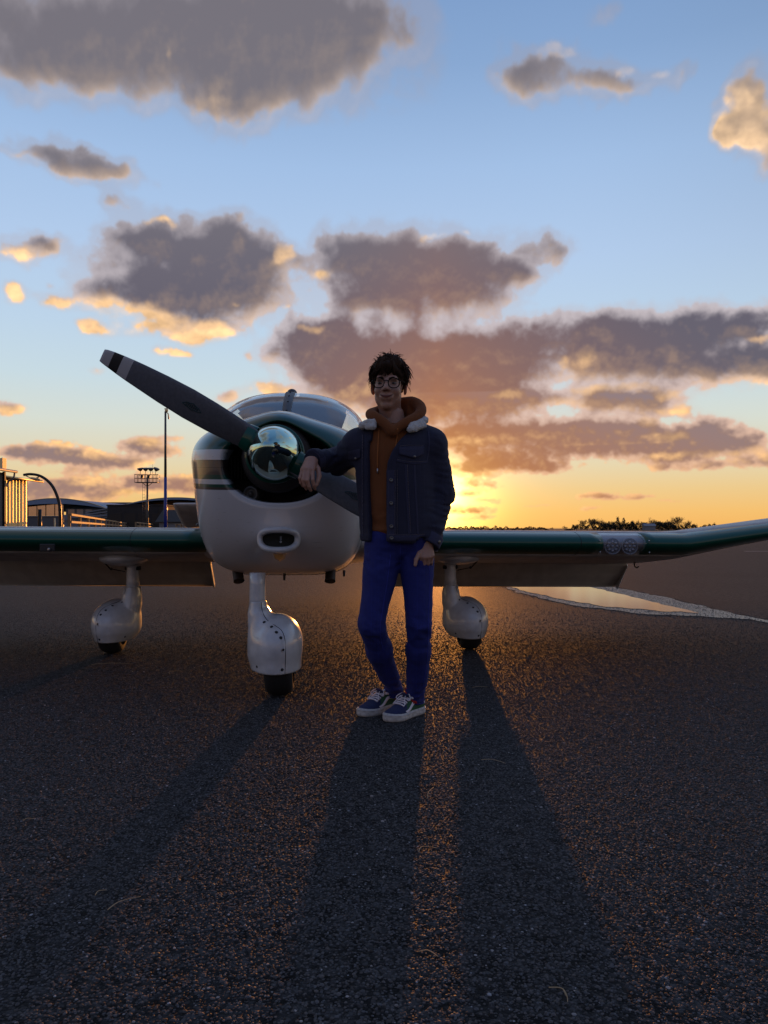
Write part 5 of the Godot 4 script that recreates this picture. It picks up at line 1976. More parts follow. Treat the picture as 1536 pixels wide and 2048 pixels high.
func gear_set(p: Node3D, boxy: bool):
	var f := spat_field(boxy)
	var mesh := netted([f])
	var seam_pts := []
	for q in [[-0.108, 0.475], [-0.100, 0.43], [-0.072, 0.385], [-0.02, 0.362], [0.025, 0.335], [0.046, 0.29], [0.050, 0.22], [0.048, 0.15], [0.046, 0.103]]:
		seam_pts.append(f.front(q[0], q[1]) + Vector3(0, 0, 0.0008))
	seam_pts = curve(seam_pts, 3)
	var gear := [[Vector3(1.335, 0, 0.0), 1.0, 1.0, "right in the picture"], [Vector3(-1.275, 0, 0.0), -1.0, 1.0, "left in the picture"], [Vector3(0.018, 0, 1.50), 1.0, 0.87, "under the nose"]]
	for g in gear:
		if (g[2] < 1.0) != boxy:
			continue
		var root := Node3D.new()
		root.name = numbered(p, "wheel_leg")
		root.position = g[0]
		root.set_meta("label", "undercarriage leg " + g[3])
		p.add_child(root, true)
		var k: float = g[2]
		var flip: float = g[1]
		var sc := Vector3(flip * k, k if k == 1.0 else 0.96, k)
		var place := Transform3D(Basis.from_scale(sc), Vector3(0, 0.048 if k < 1.0 else 0.0, 0))
		put("spat", moved(mesh, place), M.white_paint, root)
		var sm := mb()
		tube(sm, spread(seam_pts, place), 0.0016, 0.0016, 4)
		obj("spat_seam", sm, M.seam, root)
		for q in [[-0.085, 0.372, 0.0085], [-0.036, 0.354, 0.0085], [-0.005, 0.328, 0.0085], [0.022, 0.300, 0.0085], [0.036, 0.236, 0.0065], [0.030, 0.128, 0.0085], [-0.125, 0.135, 0.007]]:
			var at := f.front(q[0], q[1])
			var n := f.normal(at)
			var d := mb()
			disc(d, place * at, (place.basis * n).normalized(), q[2], 0.003, 12)
			obj("screw", d, M.seam, root)
			if q[2] < 0.0068:
				var ringm := mb()
				lathe(ringm, [[0.0062, 0.001], [0.0075, 0.003], [0.0105, 0.003], [0.0115, 0.0]], place * at, toward((place.basis * n).normalized()), 14)
				obj("screw_washer", ringm, M.bare_metal, root)
		# tyre and hub
		var ty := mb()
		var prof := []
		for a in 17:
			var t := PI * a / 16.0 - PI / 2
			prof.append([0.128 + 0.060 * pow(maxf(cos(t), 0.0), 0.55), sin(t) * 0.076])
		lathe(ty, prof, Vector3(0, 0.186, 0.03 * k), Basis(Vector3.FORWARD, Vector3.UP, Vector3.RIGHT), 40)
		var wh := obj("wheel", ty, M.rubber, root)
		var hb := mb()
		lathe(hb, [[0.0, -0.07], [0.05, -0.07], [0.115, -0.055], [0.128, -0.06], [0.128, 0.06], [0.115, 0.055], [0.05, 0.07], [0.0, 0.07]], Vector3(0, 0.186, 0.03 * k), Basis(Vector3.FORWARD, Vector3.UP, Vector3.RIGHT), 30)
		obj("hub", hb, M.dark_metal, wh)
		# the leg above
		var lg := mb()
		var x := -0.138 * flip * k
		var rows := []
		for e in [[0.46, 0.047], [0.52, 0.044], [0.60, 0.043], [0.66, 0.043]]:
			var ring := PackedVector3Array()
			for j in 24:
				var a := TAU * j / 24.0
				ring.append(Vector3(x + cos(a) * e[1], e[0], 0.01 + sin(a) * e[1] * 1.7))
			rows.append(ring)
		loft(lg, rows, true, true, true)
		obj("strut", lg, M.white_paint, root)
		if k == 1.0:
			var co := mb()
			lathe(co, [[0.030, -0.014], [0.056, -0.014], [0.058, 0.0], [0.054, 0.012], [0.030, 0.012]], Vector3(x, 0.612, 0.01), toward(Vector3.UP), 24)
			obj("collar", co, M.dark_metal, root)
			var fr := mb()
			ball(fr, Vector3(x + 0.045 * flip, 0.690, 0.05), Vector3(0.17, 0.060, 0.30), Basis(), 10, 24)
			obj("leg_fairing", fr, M.white_paint, root)
			var bl := mb()
			tube(bl, curve([Vector3(x + 0.14 * flip, 0.73, 0.22), Vector3(x + 0.06 * flip, 0.69, 0.15), Vector3(x - 0.02 * flip, 0.655, 0.09)], 5), 0.006, 0.006, 6)
			tube(bl, [Vector3(x + 0.05 * flip, 0.588, 0.04), Vector3(x + 0.14 * flip, 0.605, 0.03), Vector3(x + 0.155 * flip, 0.612, 0.03)], 0.004, 0.004, 6)
			tube(bl, [Vector3(x + 0.15 * flip, 0.60, 0.03), Vector3(x + 0.20 * flip, 0.655, 0.03)], 0.005, 0.005, 6)
			obj("brake_line", bl, M.rubber, root)
			var fit := mb()
			ball(fit, Vector3(x + 0.15 * flip, 0.607, 0.03), Vector3(0.011, 0.011, 0.011), Basis(), 6, 8)
			obj("line_fitting", fit, M.dark_metal, root)


func moved(mesh: ArrayMesh, place: Transform3D) -> ArrayMesh:
	var arr := mesh.surface_get_arrays(0)
	var v: PackedVector3Array = arr[Mesh.ARRAY_VERTEX]
	var ix: PackedInt32Array = arr[Mesh.ARRAY_INDEX]
	for i in v.size():
		v[i] = place * v[i]
	if place.basis.determinant() < 0.0:
		for t in range(0, ix.size(), 3):
			var s := ix[t + 1]
			ix[t + 1] = ix[t + 2]
			ix[t + 2] = s
	return smooth_mesh(v, ix)


func spread(pts: Array, place: Transform3D) -> Array:
	var out := []
	for q in pts:
		out.append(place * (q as Vector3))
	return out


# ------------------------------------------------------------------ the man; own axes: x right in the picture, z towards the viewer
const HEAD_AT := Vector3(-0.017, 1.568, 0.0)


func person():
	var p := thing("person", "young man in denim jacket, brown hoodie, blue jeans and glasses, leaning on the propeller", "person", Vector3(0.04, 0, -3.62))
	var head := Transform3D(Basis.from_euler(Vector3(0.03, -0.13, -0.03)), HEAD_AT)
	figure(p, head)
	face(p, head)
	hair(p, head)
	jeans(p)
	hoodie(p)
	jacket(p)
	shoe(p, "shoe", Vector3(0.150, 0, -0.165) + Vector3(-0.636, 0, 0.772) * 0.085, atan2(-0.636, 0.772), 1.0)
	shoe(p, "shoe", Vector3(0.030, 0, -0.262) + Vector3(-0.66, 0, 0.75) * 0.085, atan2(-0.66, 0.75), -1.0)


func head_field() -> Field:
	var f := Field.new(Vector3(-0.11, -0.25, -0.14), Vector3(0.12, 0.15, 0.14), 0.0036)
	f.ell(Vector3(0, 0.038, -0.022), Vector3(0.073, 0.086, 0.094))
	f.ell(Vector3(0, -0.022, 0.022), Vector3(0.0610, 0.094, 0.068), 0.02)
	f.cap(Vector3(-0.024, -0.060, 0.020), Vector3(0.024, -0.060, 0.020), 0.031, 0.031, 0.025)
	f.ell(Vector3(0, -0.097, 0.060), Vector3(0.020, 0.017, 0.021), 0.026)
	f.ell(Vector3(0.034, -0.028, 0.062), Vector3(0.024, 0.022, 0.020), 0.016)
	f.ell(Vector3(-0.034, -0.028, 0.062), Vector3(0.024, 0.022, 0.020), 0.016)
	f.cap(Vector3(-0.036, 0.026, 0.076), Vector3(0.036, 0.026, 0.076), 0.013, 0.013, 0.014)
	f.ell(Vector3(0.032, 0.005, 0.098), Vector3(0.017, 0.011, 0.016), 0.012, Basis(), true)
	f.ell(Vector3(-0.032, 0.005, 0.098), Vector3(0.017, 0.011, 0.016), 0.012, Basis(), true)
	f.cap(Vector3(0, 0.014, 0.086), Vector3(0, -0.022, 0.106), 0.0085, 0.0115, 0.010)
	f.ell(Vector3(0.012, -0.027, 0.096), Vector3(0.009, 0.008, 0.010), 0.006)
	f.ell(Vector3(-0.012, -0.027, 0.096), Vector3(0.009, 0.008, 0.010), 0.006)
	f.ell(Vector3(0.006, -0.034, 0.101), Vector3(0.0035, 0.004, 0.006), 0.003, Basis(), true)
	f.ell(Vector3(-0.006, -0.034, 0.101), Vector3(0.0035, 0.004, 0.006), 0.003, Basis(), true)
	f.ell(Vector3(0, -0.060, 0.080), Vector3(0.030, 0.018, 0.014), 0.012)
	for s: float in [-1.0, 1.0]:
		var e := Basis.from_euler(Vector3(0.12, s * 0.45, s * -0.10))
		f.ell(Vector3(s * 0.079, -0.008, -0.012), Vector3(0.007, 0.031, 0.019), 0.005, e)
		f.ell(Vector3(s * 0.087, -0.004, -0.006), Vector3(0.005, 0.020, 0.010), 0.004, e, true)
		f.cap(Vector3(s * 0.027, -0.050, 0.091), Vector3(s * 0.034, -0.044, 0.084), 0.002, 0.003, 0.006, Vector3.ONE, true)
	f.cap(Vector3(0.004, -0.09, -0.020), Vector3(0.020, -0.25, -0.030), 0.053, 0.062, 0.022, Vector3(1, 1, 0.95))
	f.ell(Vector3(0.006, -0.125, 0.030), Vector3(0.012, 0.016, 0.012), 0.016)
	return f


func finger(f: Field, pts: Array, r0: float, r1: float):
	for i in pts.size() - 1:
		var a := lerpf(r0, r1, i / float(pts.size() - 1))
		var b := lerpf(r0, r1, (i + 1) / float(pts.size() - 1))
		f.cap(pts[i], pts[i + 1], a, b, 0.0035)


func figure(p: Node3D, head: Transform3D):
	# one continuous body under the clothes
	var b := Field.new(Vector3(-0.42, 0.04, -0.34), Vector3(0.34, 1.46, 0.20), 0.014)
	b.cap(Vector3(0.02, 1.24, -0.02), Vector3(0.03, 0.98, -0.01), 0.125, 0.115, 0.0, Vector3(1, 1, 1.35))
	b.cap(Vector3(-0.02, 0.84, -0.01), Vector3(0.09, 0.84, -0.01), 0.075, 0.075, 0.06)
	b.cap(Vector3(0.0, 1.44, -0.02), Vector3(0.01, 1.30, -0.03), 0.055, 0.065, 0.05)
	b.cap(Vector3(-0.13, 1.29, -0.02), Vector3(0.16, 1.29, -0.02), 0.045, 0.045, 0.05)
	b.cap(Vector3(-0.16, 1.29, -0.01), Vector3(-0.265, 1.228, -0.165), 0.042, 0.036, 0.02)
	b.cap(Vector3(-0.265, 1.228, -0.165), Vector3(-0.376, 1.205, 0.03), 0.036, 0.026, 0.01)
	b.cap(Vector3(0.19, 1.29, -0.01), Vector3(0.222, 1.07, -0.03), 0.042, 0.036, 0.02)
	b.cap(Vector3(0.222, 1.07, -0.03), Vector3(0.155, 0.82, 0.06), 0.036, 0.026, 0.01)
	b.cap(Vector3(-0.04, 0.80, 0.0), Vector3(-0.088, 0.45, 0.06), 0.075, 0.050, 0.02)
	b.cap(Vector3(-0.088, 0.45, 0.06), Vector3(0.018, 0.07, -0.205), 0.046, 0.026, 0.02)
	b.cap(Vector3(0.11, 0.80, 0.0), Vector3(0.122, 0.45, 0.04), 0.075, 0.050, 0.02)
	b.cap(Vector3(0.122, 0.45, 0.04), Vector3(0.108, 0.07, -0.108), 0.046, 0.024, 0.02)
	# the hand that hangs over the propeller
	var r := Field.new(Vector3(-0.46, 1.05, -0.02), Vector3(-0.31, 1.26, 0.17), 0.0032)
	var wrist := Vector3(-0.378, 1.212, 0.045)
	r.cap(Vector3(-0.362, 1.222, -0.01), wrist, 0.028, 0.026, 0.0, Vector3(1, 1.15, 1))
	for k in 4:
		var kn: Vector3 = [Vector3(-0.414, 1.170, 0.088), Vector3(-0.400, 1.173, 0.097), Vector3(-0.384, 1.173, 0.099), Vector3(-0.368, 1.170, 0.094)][k]
		r.cap(wrist + Vector3(-0.012 + k * 0.008, 0, 0.004), kn, 0.019, 0.0115, 0.012)
		var pip: Vector3 = [Vector3(-0.424, 1.130, 0.102), Vector3(-0.408, 1.122, 0.116), Vector3(-0.389, 1.119, 0.119), Vector3(-0.366, 1.122, 0.112)][k]
		var dip: Vector3 = [Vector3(-0.420, 1.109, 0.096), Vector3(-0.403, 1.097, 0.108), Vector3(-0.383, 1.092, 0.110), Vector3(-0.361, 1.098, 0.104)][k]
		var tip: Vector3 = [Vector3(-0.413, 1.095, 0.084), Vector3(-0.396, 1.081, 0.093), Vector3(-0.376, 1.075, 0.095), Vector3(-0.357, 1.082, 0.090)][k]
		finger(r, [kn, pip, dip, tip], [0.0088, 0.0097, 0.0100, 0.0098][k], [0.0066, 0.0073, 0.0076, 0.0074][k])
	finger(r, [wrist + Vector3(0.016, -0.012, 0.0), Vector3(-0.346, 1.176, 0.060), Vector3(-0.338, 1.142, 0.078), Vector3(-0.344, 1.118, 0.088), Vector3(-0.350, 1.098, 0.092)], 0.0135, 0.0078)
	# the hand that hangs at his side, half closed
	var l := Field.new(Vector3(0.07, 0.69, -0.03), Vector3(0.24, 0.89, 0.14), 0.0032)
	var lw := Vector3(0.157, 0.825, 0.055)
	l.cap(Vector3(0.162, 0.86, 0.045), lw, 0.027, 0.026, 0.0)
	for k in 4:
		var kn: Vector3 = [Vector3(0.128, 0.772, 0.082), Vector3(0.147, 0.768, 0.086), Vector3(0.166, 0.770, 0.082), Vector3(0.182, 0.775, 0.073)][k]
		l.cap(lw + Vector3(-0.012 + k * 0.008, 0, 0.004), kn, 0.018, 0.0115, 0.012)
		var pip := kn + Vector3(-0.003, -0.032, -0.012)
		var dip := pip + Vector3(0.0, -0.010, -0.022)
		var tip := dip + Vector3(0.002, 0.010, -0.018)
		finger(l, [kn, pip, dip, tip], 0.0100 - 0.0004 * k, 0.0080 - 0.0004 * k)
	finger(l, [lw + Vector3(-0.018, -0.012, 0.004), Vector3(0.122, 0.786, 0.084), Vector3(0.107, 0.757, 0.098), Vector3(0.103, 0.733, 0.102)], 0.0130, 0.0078)
	var m := netted([head_field(), b, r, l], [head])
	put("body", m, M.skin, p)


func face(p: Node3D, head: Transform3D):
	for s: float in [-1.0, 1.0]:
		var e := mb()
		ball(e, head * Vector3(s * 0.0320, 0.0040, 0.0725), Vector3(0.0125, 0.0060, 0.0120), head.basis, 10, 16)
		var eye := obj("eye", e, M.eye_white, p)
		var ir := mb()
		disc(ir, head * Vector3(s * 0.0320 - 0.0008, 0.0040, 0.0846), head.basis.z, 0.0050, 0.0015, 14)
		obj("iris", ir, M.iris, eye)
		var br := mb()
		tube(br, spread(curve([Vector3(s * 0.013, 0.0235, 0.0905), Vector3(s * 0.028, 0.0290, 0.0895), Vector3(s * 0.042, 0.0270, 0.0815), Vector3(s * 0.050, 0.0215, 0.0720)], 4), head), 0.0042, 0.0016, 7)
		obj("eyebrow", br, M.hair, p)
	var lp := mb()
	var up := curve([Vector3(-0.0300, -0.0490, 0.0850), Vector3(-0.016, -0.0550, 0.0945), Vector3(0, -0.0570, 0.0975), Vector3(0.016, -0.0550, 0.0945), Vector3(0.0300, -0.0490, 0.0850)], 5)
	var rings := []
	for i in up.size():
		var u := 2.0 * i / (up.size() - 1) - 1.0
		var h := 0.0048 * (1.0 - u * u) + 0.0004
		var ring := PackedVector3Array()
		for k in 10:
			var a := TAU * k / 10.0
			ring.append(head * (up[i] + Vector3(0, sin(a) * h * (1.25 if sin(a) < 0 else 0.9), cos(a) * 0.0035)))
		rings.append(ring)
	loft(lp, rings, true, true, true)
	var mouth := obj("lips", lp, M.lips, p)
	var ln := mb()
	var mid := []
	for q in up:
		mid.append(head * ((q as Vector3) + Vector3(0, 0.0002, 0.0030)))
	tube(ln, mid, 0.0010, 0.0010, 5)
	obj("mouth_line", ln, M.seam, mouth)
	# glasses
	var g := Node3D.new()
	g.name = "glasses"
	p.add_child(g, true)
	for s: float in [-1.0, 1.0]:
		var pts := []
		for k in 32:
			var a := TAU * k / 32.0
			pts.append(head * Vector3(s * 0.0350 + 0.0255 * cos(a), 0.003 + (0.0215 if sin(a) > 0 else 0.0240) * signf(sin(a)) * pow(absf(sin(a)), 0.85), 0.1035 - 0.004 * absf(cos(a)) - (0.006 if s * cos(a) > 0 else 0.0) * cos(a) * s))
		pts.append(pts[0])
		pts.append(pts[1])
		var rm := mb()
		tube(rm, pts, 0.0023, 0.0023, 8, false)
		obj("rim", rm, M.glasses_frame, g)
		var ln2 := mb(false)
		fan(ln2, PackedVector3Array(pts.slice(0, 32)), false)
		obj("lens", ln2, M.spectacle_lens, g)
		var tm := mb()
		tube(tm, spread(curve([Vector3(s * 0.0600, 0.014, 0.093), Vector3(s * 0.0740, 0.014, 0.060), Vector3(s * 0.0800, 0.013, 0.0), Vector3(s * 0.0800, 0.004, -0.02)], 4), head), 0.0020, 0.0018, 6)
		obj("temple", tm, M.glasses_frame, g)
	var bd := mb()
	tube(bd, spread(curve([Vector3(-0.0115, 0.010, 0.1005), Vector3(0, 0.0135, 0.1045), Vector3(0.0115, 0.010, 0.1005)], 4), head), 0.0021, 0.0021, 7)
	obj("bridge", bd, M.glasses_frame, g)


func hair(p: Node3D, head: Transform3D):
	var f := Field.new(Vector3(-0.13, -0.09, -0.16), Vector3(0.13, 0.20, 0.14), 0.0042)
	f.ell(Vector3(0, 0.048, -0.028), Vector3(0.086, 0.092, 0.104))
	f.ell(Vector3(0.004, 0.096, 0.018), Vector3(0.066, 0.038, 0.066), 0.03)
	f.ell(Vector3(0.008, 0.124, 0.006), Vector3(0.034, 0.026, 0.036), 0.018)
	f.ell(Vector3(0, -0.040, 0.115), Vector3(0.070, 0.092, 0.095), 0.006, Basis(), true)
	f.plane(Vector3(0, -0.030, -0.03), Vector3(0, -0.94, 0.35).normalized())
	for s: float in [-1.0, 1.0]:
		f.ell(Vector3(s * 0.088, -0.012, -0.002), Vector3(0.026, 0.034, 0.030), 0.006, Basis(), true)
	var n := FastNoiseLite.new()
	n.seed = 31
	n.frequency = 22.0
	n.fractal_octaves = 3
	f.each(func(q: Vector3, d: float) -> float: return d + 0.016 * n.get_noise_3d(q.x * 1.5, q.y * 0.7, q.z * 1.2), 0.03)
	var m := netted([f], [head])
	var root := put("hair", m, M.hair, p)
	# locks that lie over it, the fringe and the tousled top
	var g := RandomNumberGenerator.new()
	g.seed = 5
	var st := mb()
	for k in 300:
		var a := g.randf() * TAU
		var e := g.randf_range(0.15, 1.35)
		var d := Vector3(cos(a) * cos(e), sin(e), sin(a) * cos(e))
		if d.z > 0.55 and d.y < 0.5:
			continue
		var q := Vector3(0, 0.045, -0.026) + d * Vector3(0.084, 0.092, 0.102) * g.randf_range(0.96, 1.02)
		var away := Vector3(d.x, -0.2, d.z * 0.5 + 0.25).normalized()
		var flow := (away - d * away.dot(d)).normalized()
		flow = (flow + Vector3(g.randf_range(-0.5, 0.5), g.randf_range(-0.2, 0.3), g.randf_range(-0.5, 0.5))).normalized()
		var len := g.randf_range(0.025, 0.060)
		var pts := curve([q, q + flow * len * 0.4 + d * 0.006, q + flow * len * 0.75 + d * 0.004 - Vector3(0, 0.006, 0), q + flow * len - Vector3(0, 0.016, 0) + d * g.randf_range(-0.002, 0.008)], 3)
		tube(st, spread(pts, head), g.randf_range(0.0022, 0.0042), 0.0004, 5, false)
	# fringe: swept from the crown down over the forehead
	for k in 60:
		var u := k / 59.0 * 2.0 - 1.0
		var x := u * 0.062
		var drop := 0.036 + 0.012 * sin(u * 5.0 + 1.0) - 0.018 * u * u
		if u < -0.25 and u > -0.75:
			drop -= 0.014
		var y0 := 0.108 - 0.03 * u * u
		var z0 := 0.060 - 0.035 * u * u
		var sweep := -0.022 * (0.4 + g.randf()) * (1.0 if u < 0.45 else -0.2)
		var q0 := Vector3(x * 0.7, y0 + 0.012, z0 - 0.02)
		var pts := curve([q0, Vector3(x * 0.9 + sweep * 0.2, y0 - 0.012, z0 + 0.034 - 0.012 * u * u), Vector3(x + sweep * 0.6, y0 - 0.040, z0 + 0.040 - 0.020 * u * u), Vector3(x + sweep * 1.2, y0 - 0.030 - drop + g.randf_range(-0.006, 0.006), z0 + 0.036 - 0.026 * u * u)], 4)
		tube(st, spread(pts, head), g.randf_range(0.0034, 0.0060), 0.0005, 5, false)
	# side locks in front of the ears
	for k in 36:
		var s := -1.0 if k % 2 == 0 else 1.0
		var z := g.randf_range(-0.05, 0.05)
		var q0 := Vector3(s * 0.078, 0.075 + g.randf_range(-0.02, 0.02), z)
		var pts := curve([q0, q0 + Vector3(s * 0.010, -0.03, 0.004), q0 + Vector3(s * 0.008, -0.046, 0.008), q0 + Vector3(s * g.randf_range(-0.002, 0.010), -0.058 - g.randf() * 0.016, 0.008)], 3)
		tube(st, spread(pts, head), g.randf_range(0.003, 0.005), 0.0005, 5, false)
	# the tousled top, standing up in uneven tufts
	for k in 46:
		var a := g.randf() * TAU
		var rr := sqrt(g.randf())
		var q := Vector3(cos(a) * rr * 0.058 - 0.004, 0.122 - rr * rr * 0.024, sin(a) * rr * 0.055 + 0.004)
		var out := Vector3(cos(a) * rr * 0.5 + g.randf_range(-0.45, 0.45), 1.0, sin(a) * 0.3 + 0.15).normalized()
		var len := g.randf_range(0.022, 0.050) * (1.1 - 0.5 * rr)
		var bend := Vector3(g.randf_range(-1, 1), -0.3, g.randf_range(-0.4, 1)) * len * 0.5
		tube(st, spread(curve([q, q + out * len * 0.5, q + out * len * 0.9 + bend * 0.5, q + out * len + bend * 1.2], 3), head), g.randf_range(0.0035, 0.0065), 0.0005, 5, false)
	obj("lock", st, M.hair, root).set_meta("kind", "stuff")
	var wisps := mb()
	for k in 110:
		var a := g.randf() * TAU
		var rr := sqrt(g.randf())
		var q := Vector3(cos(a) * rr * 0.062, 0.130 - rr * rr * 0.030, sin(a) * rr * 0.06 - 0.005)
		var out := Vector3(cos(a) * rr * 0.6 + g.randf_range(-0.3, 0.3), 1.0, sin(a) * 0.3).normalized()
		var len := g.randf_range(0.018, 0.048) * (1.15 - 0.6 * rr)
		var bend := Vector3(g.randf_range(-1, 1), g.randf_range(-0.6, 0.1), g.randf_range(-1, 1)) * len * 0.6
		tube(wisps, spread(curve([q, q + out * len * 0.6, q + out * len + bend * 0.6, q + out * len * 1.1 + bend * 1.3], 3), head), 0.0016, 0.0005, 4, false)
	for k in 70:
		var s := -1.0 if g.randf() < 0.5 else 1.0
		var q := Vector3(s * 0.084, g.randf_range(0.0, 0.10), g.randf_range(-0.09, 0.02))
		tube(wisps, spread([q, q + Vector3(s * 0.008, -0.004, 0), q + Vector3(s * 0.013, -0.014 - g.randf() * 0.012, 0)], head), 0.0009, 0.0003, 4, false)
	obj("wisp", wisps, M.hair, root).set_meta("kind", "stuff")


func jeans(p: Node3D):
	var f := Field.new(Vector3(-0.19, 0.05, -0.30), Vector3(0.24, 0.92, 0.20), 0.0075)
	f.cap(Vector3(-0.030, 0.845, -0.005), Vector3(0.095, 0.845, -0.005), 0.098, 0.098, 0.0, Vector3(1, 1, 0.95))
	f.cap(Vector3(-0.038, 0.80, 0.0), Vector3(-0.097, 0.455, 0.065), 0.088, 0.060, 0.03)
	f.cap(Vector3(-0.097, 0.455, 0.065), Vector3(-0.062, 0.32, -0.02), 0.060, 0.057, 0.02)
	f.cap(Vector3(-0.062, 0.32, -0.02), Vector3(0.018, 0.085, -0.200), 0.056, 0.041, 0.03)
	f.cap(Vector3(0.108, 0.80, 0.0), Vector3(0.125, 0.455, 0.045), 0.084, 0.057, 0.0)
	f.cap(Vector3(0.125, 0.455, 0.045), Vector3(0.124, 0.32, 0.0), 0.057, 0.055, 0.02)
	f.cap(Vector3(0.124, 0.32, 0.0), Vector3(0.108, 0.070, -0.108), 0.055, 0.045, 0.03)
	f.plane(Vector3(0, 0.062, 0), Vector3(0, -1, 0))
	f.plane(Vector3(0, 0.90, 0), Vector3(0, 1, 0))
	var n := FastNoiseLite.new()
	n.seed = 14
	n.frequency = 6.0
	n.fractal_octaves = 2
	f.each(func(q: Vector3, d: float) -> float:
		# cloth gathers at the knees, the hips and above the shoes
		var knee := exp(-pow((q.y - 0.41) / 0.075, 2.0))
		var hem := exp(-pow((q.y - 0.10) / 0.055, 2.0))
		var hip := exp(-pow((q.y - 0.75) / 0.07, 2.0))
		var slant := q.y + q.x * 0.35 + q.z * 0.5 + 0.012 * n.get_noise_3d(q.x, q.y, q.z)
		var w := 0.5 - 1.8 * absf(n.get_noise_3d(q.x * 1.3, slant * 2.6, q.z * 1.3))
		return d - w * (0.0014 + 0.0068 * knee * 1.2 + 0.0110 * hem + 0.0066 * hip) - 0.0070 * n.get_noise_3d(q.x * 0.8, q.y * 0.7, q.z * 0.8) - 0.0030 * (0.4 - absf(n.get_noise_3d(q.x * 2.2 + 7.0, slant * 2.0, q.z * 2.2))), 0.028)
	var o := put("jeans", netted([f]), M.jeans_denim, p)
	var rng2 := RandomNumberGenerator.new()
	rng2.seed = 2
	for line in [[[-0.010, 0.78], [-0.025, 0.66], [-0.045, 0.54], [-0.058, 0.44], [-0.045, 0.33]], [[0.165, 0.79], [0.172, 0.66], [0.166, 0.52], [0.163, 0.40], [0.160, 0.28], [0.145, 0.15]], [[0.035, 0.83], [0.035, 0.76], [0.037, 0.725]]]:
		var pts := []
		for q in line:
			pts.append(Vector3(q[0], q[1], 0))
		var out := []
		for q in curve(pts, 10):
			out.append(f.front(q.x, q.y) + Vector3(0, 0, 0.0006))
		var st := mb()
		tube(st, out, 0.0016, 0.0016, 4)
		obj("seam", st, M.jeans_stitch, o)
	for s in [[0.018, 0.075, -0.20], [0.108, 0.064, -0.108]]:
		var st := mb()
		var ring := []
		for k in 28:
			var a := TAU * k / 28.0
			ring.append(Vector3(s[0] + cos(a) * 0.044, s[1] - 0.006, s[2] + sin(a) * 0.044))
		ring.append(ring[0])
		ring.append(ring[1])
		tube(st, ring, 0.004, 0.004, 6, false)
		obj("hem", st, M.jeans_denim, o)
	var sock := mb()
	tube(sock, [Vector3(0.094, 0.06, -0.080), Vector3(0.096, 0.13, -0.092)], 0.032, 0.034, 20)
	obj("sock", sock, M.red_sock, p)


func hoodie(p: Node3D):
	var f := Field.new(Vector3(-0.20, 0.80, -0.20), Vector3(0.22, 1.56, 0.18), 0.0075)
	f.cap(Vector3(0.0, 1.25, -0.01), Vector3(0.03, 0.90, 0.0), 0.158, 0.142, 0.0, Vector3(1, 1, 1.28))
	f.ell(Vector3(0.010, 1.345, 0.0), Vector3(0.125, 0.06, 0.085), 0.05)
	f.plane(Vector3(0, 0.847, 0), Vector3(0, -1, 0))
	# hood thrown back: a thick rolled edge round an open hollow
	f.ell(Vector3(0.040, 1.440, -0.095), Vector3(0.118, 0.085, 0.062), 0.03)
	f.ell(Vector3(0.006, 1.47, 0.0), Vector3(0.076, 0.115, 0.092), 0.012, Basis.from_euler(Vector3(-0.1, 0, 0)), true)
	f.cap(Vector3(0.002, 1.46, 0.06), Vector3(-0.001, 1.372, 0.118), 0.052, 0.010, 0.010, Vector3.ONE, true)
	var roll := curve([Vector3(-0.002, 1.340, 0.114), Vector3(-0.020, 1.362, 0.112), Vector3(-0.052, 1.394, 0.098), Vector3(-0.088, 1.420, 0.066), Vector3(-0.101, 1.436, 0.020), Vector3(-0.082, 1.456, -0.050), Vector3(-0.02, 1.486, -0.105), Vector3(0.055, 1.510, -0.105), Vector3(0.108, 1.500, -0.050), Vector3(0.134, 1.462, 0.008), Vector3(0.118, 1.422, 0.056), Vector3(0.066, 1.388, 0.094), Vector3(0.022, 1.360, 0.112)], 3, true)
	for i in roll.size() - 1:
		var u := i / float(roll.size() - 1)
		f.cap(roll[i], roll[i + 1], 0.017 + 0.006 * sin(u * PI), 0.017 + 0.006 * sin(u * PI), 0.012)
	f.cap(Vector3(0.122, 1.40, -0.02), Vector3(0.10, 1.46, -0.08), 0.034, 0.03, 0.03)
	var n := FastNoiseLite.new()
	n.seed = 4
	n.frequency = 7.0
	f.each(func(q: Vector3, d: float) -> float:
		var band := 0.006 if q.y < 0.888 else 0.0
		var rib := sin(atan2(q.x - 0.03, q.z) * 130.0) * 0.0012 if q.y < 0.888 else 0.0
		var pouch := 0.006 * exp(-pow((q.y - 0.893) / 0.010, 2.0))
		return d + band - rib - pouch - 0.006 * n.get_noise_3d(q.x, q.y * 0.6, q.z) - 0.0025 * sin(q.y * 70.0 + q.x * 40.0 + n.get_noise_3d(q.x, q.y, q.z) * 5.0) * exp(-pow((q.y - 0.95) / 0.08, 2.0)), 0.028)
	var o := put("hoodie", netted([f]), M.hoodie, p)
	for c in [[[-0.063, 1.352], [-0.066, 1.30], [-0.069, 1.24], [-0.070, 1.175]], [[0.022, 1.352], [0.018, 1.31], [0.012, 1.26], [0.006, 1.20], [0.002, 1.15]]]:
		var pts := []
		for q in c:
			var h := f.front(q[0], q[1])
			pts.append(h + Vector3(0, 0, 0.003))
		var st := mb()
		tube(st, curve(pts, 5), 0.0032, 0.0032, 7)
		var cord := obj("cord", st, M.cord, o)
		var tip := mb()
		tube(tip, [pts[-1], pts[-1] - Vector3(0, 0.022, -0.001)], 0.0034, 0.0032, 7)
		obj("cord_tip", tip, M.bare_metal, cord)


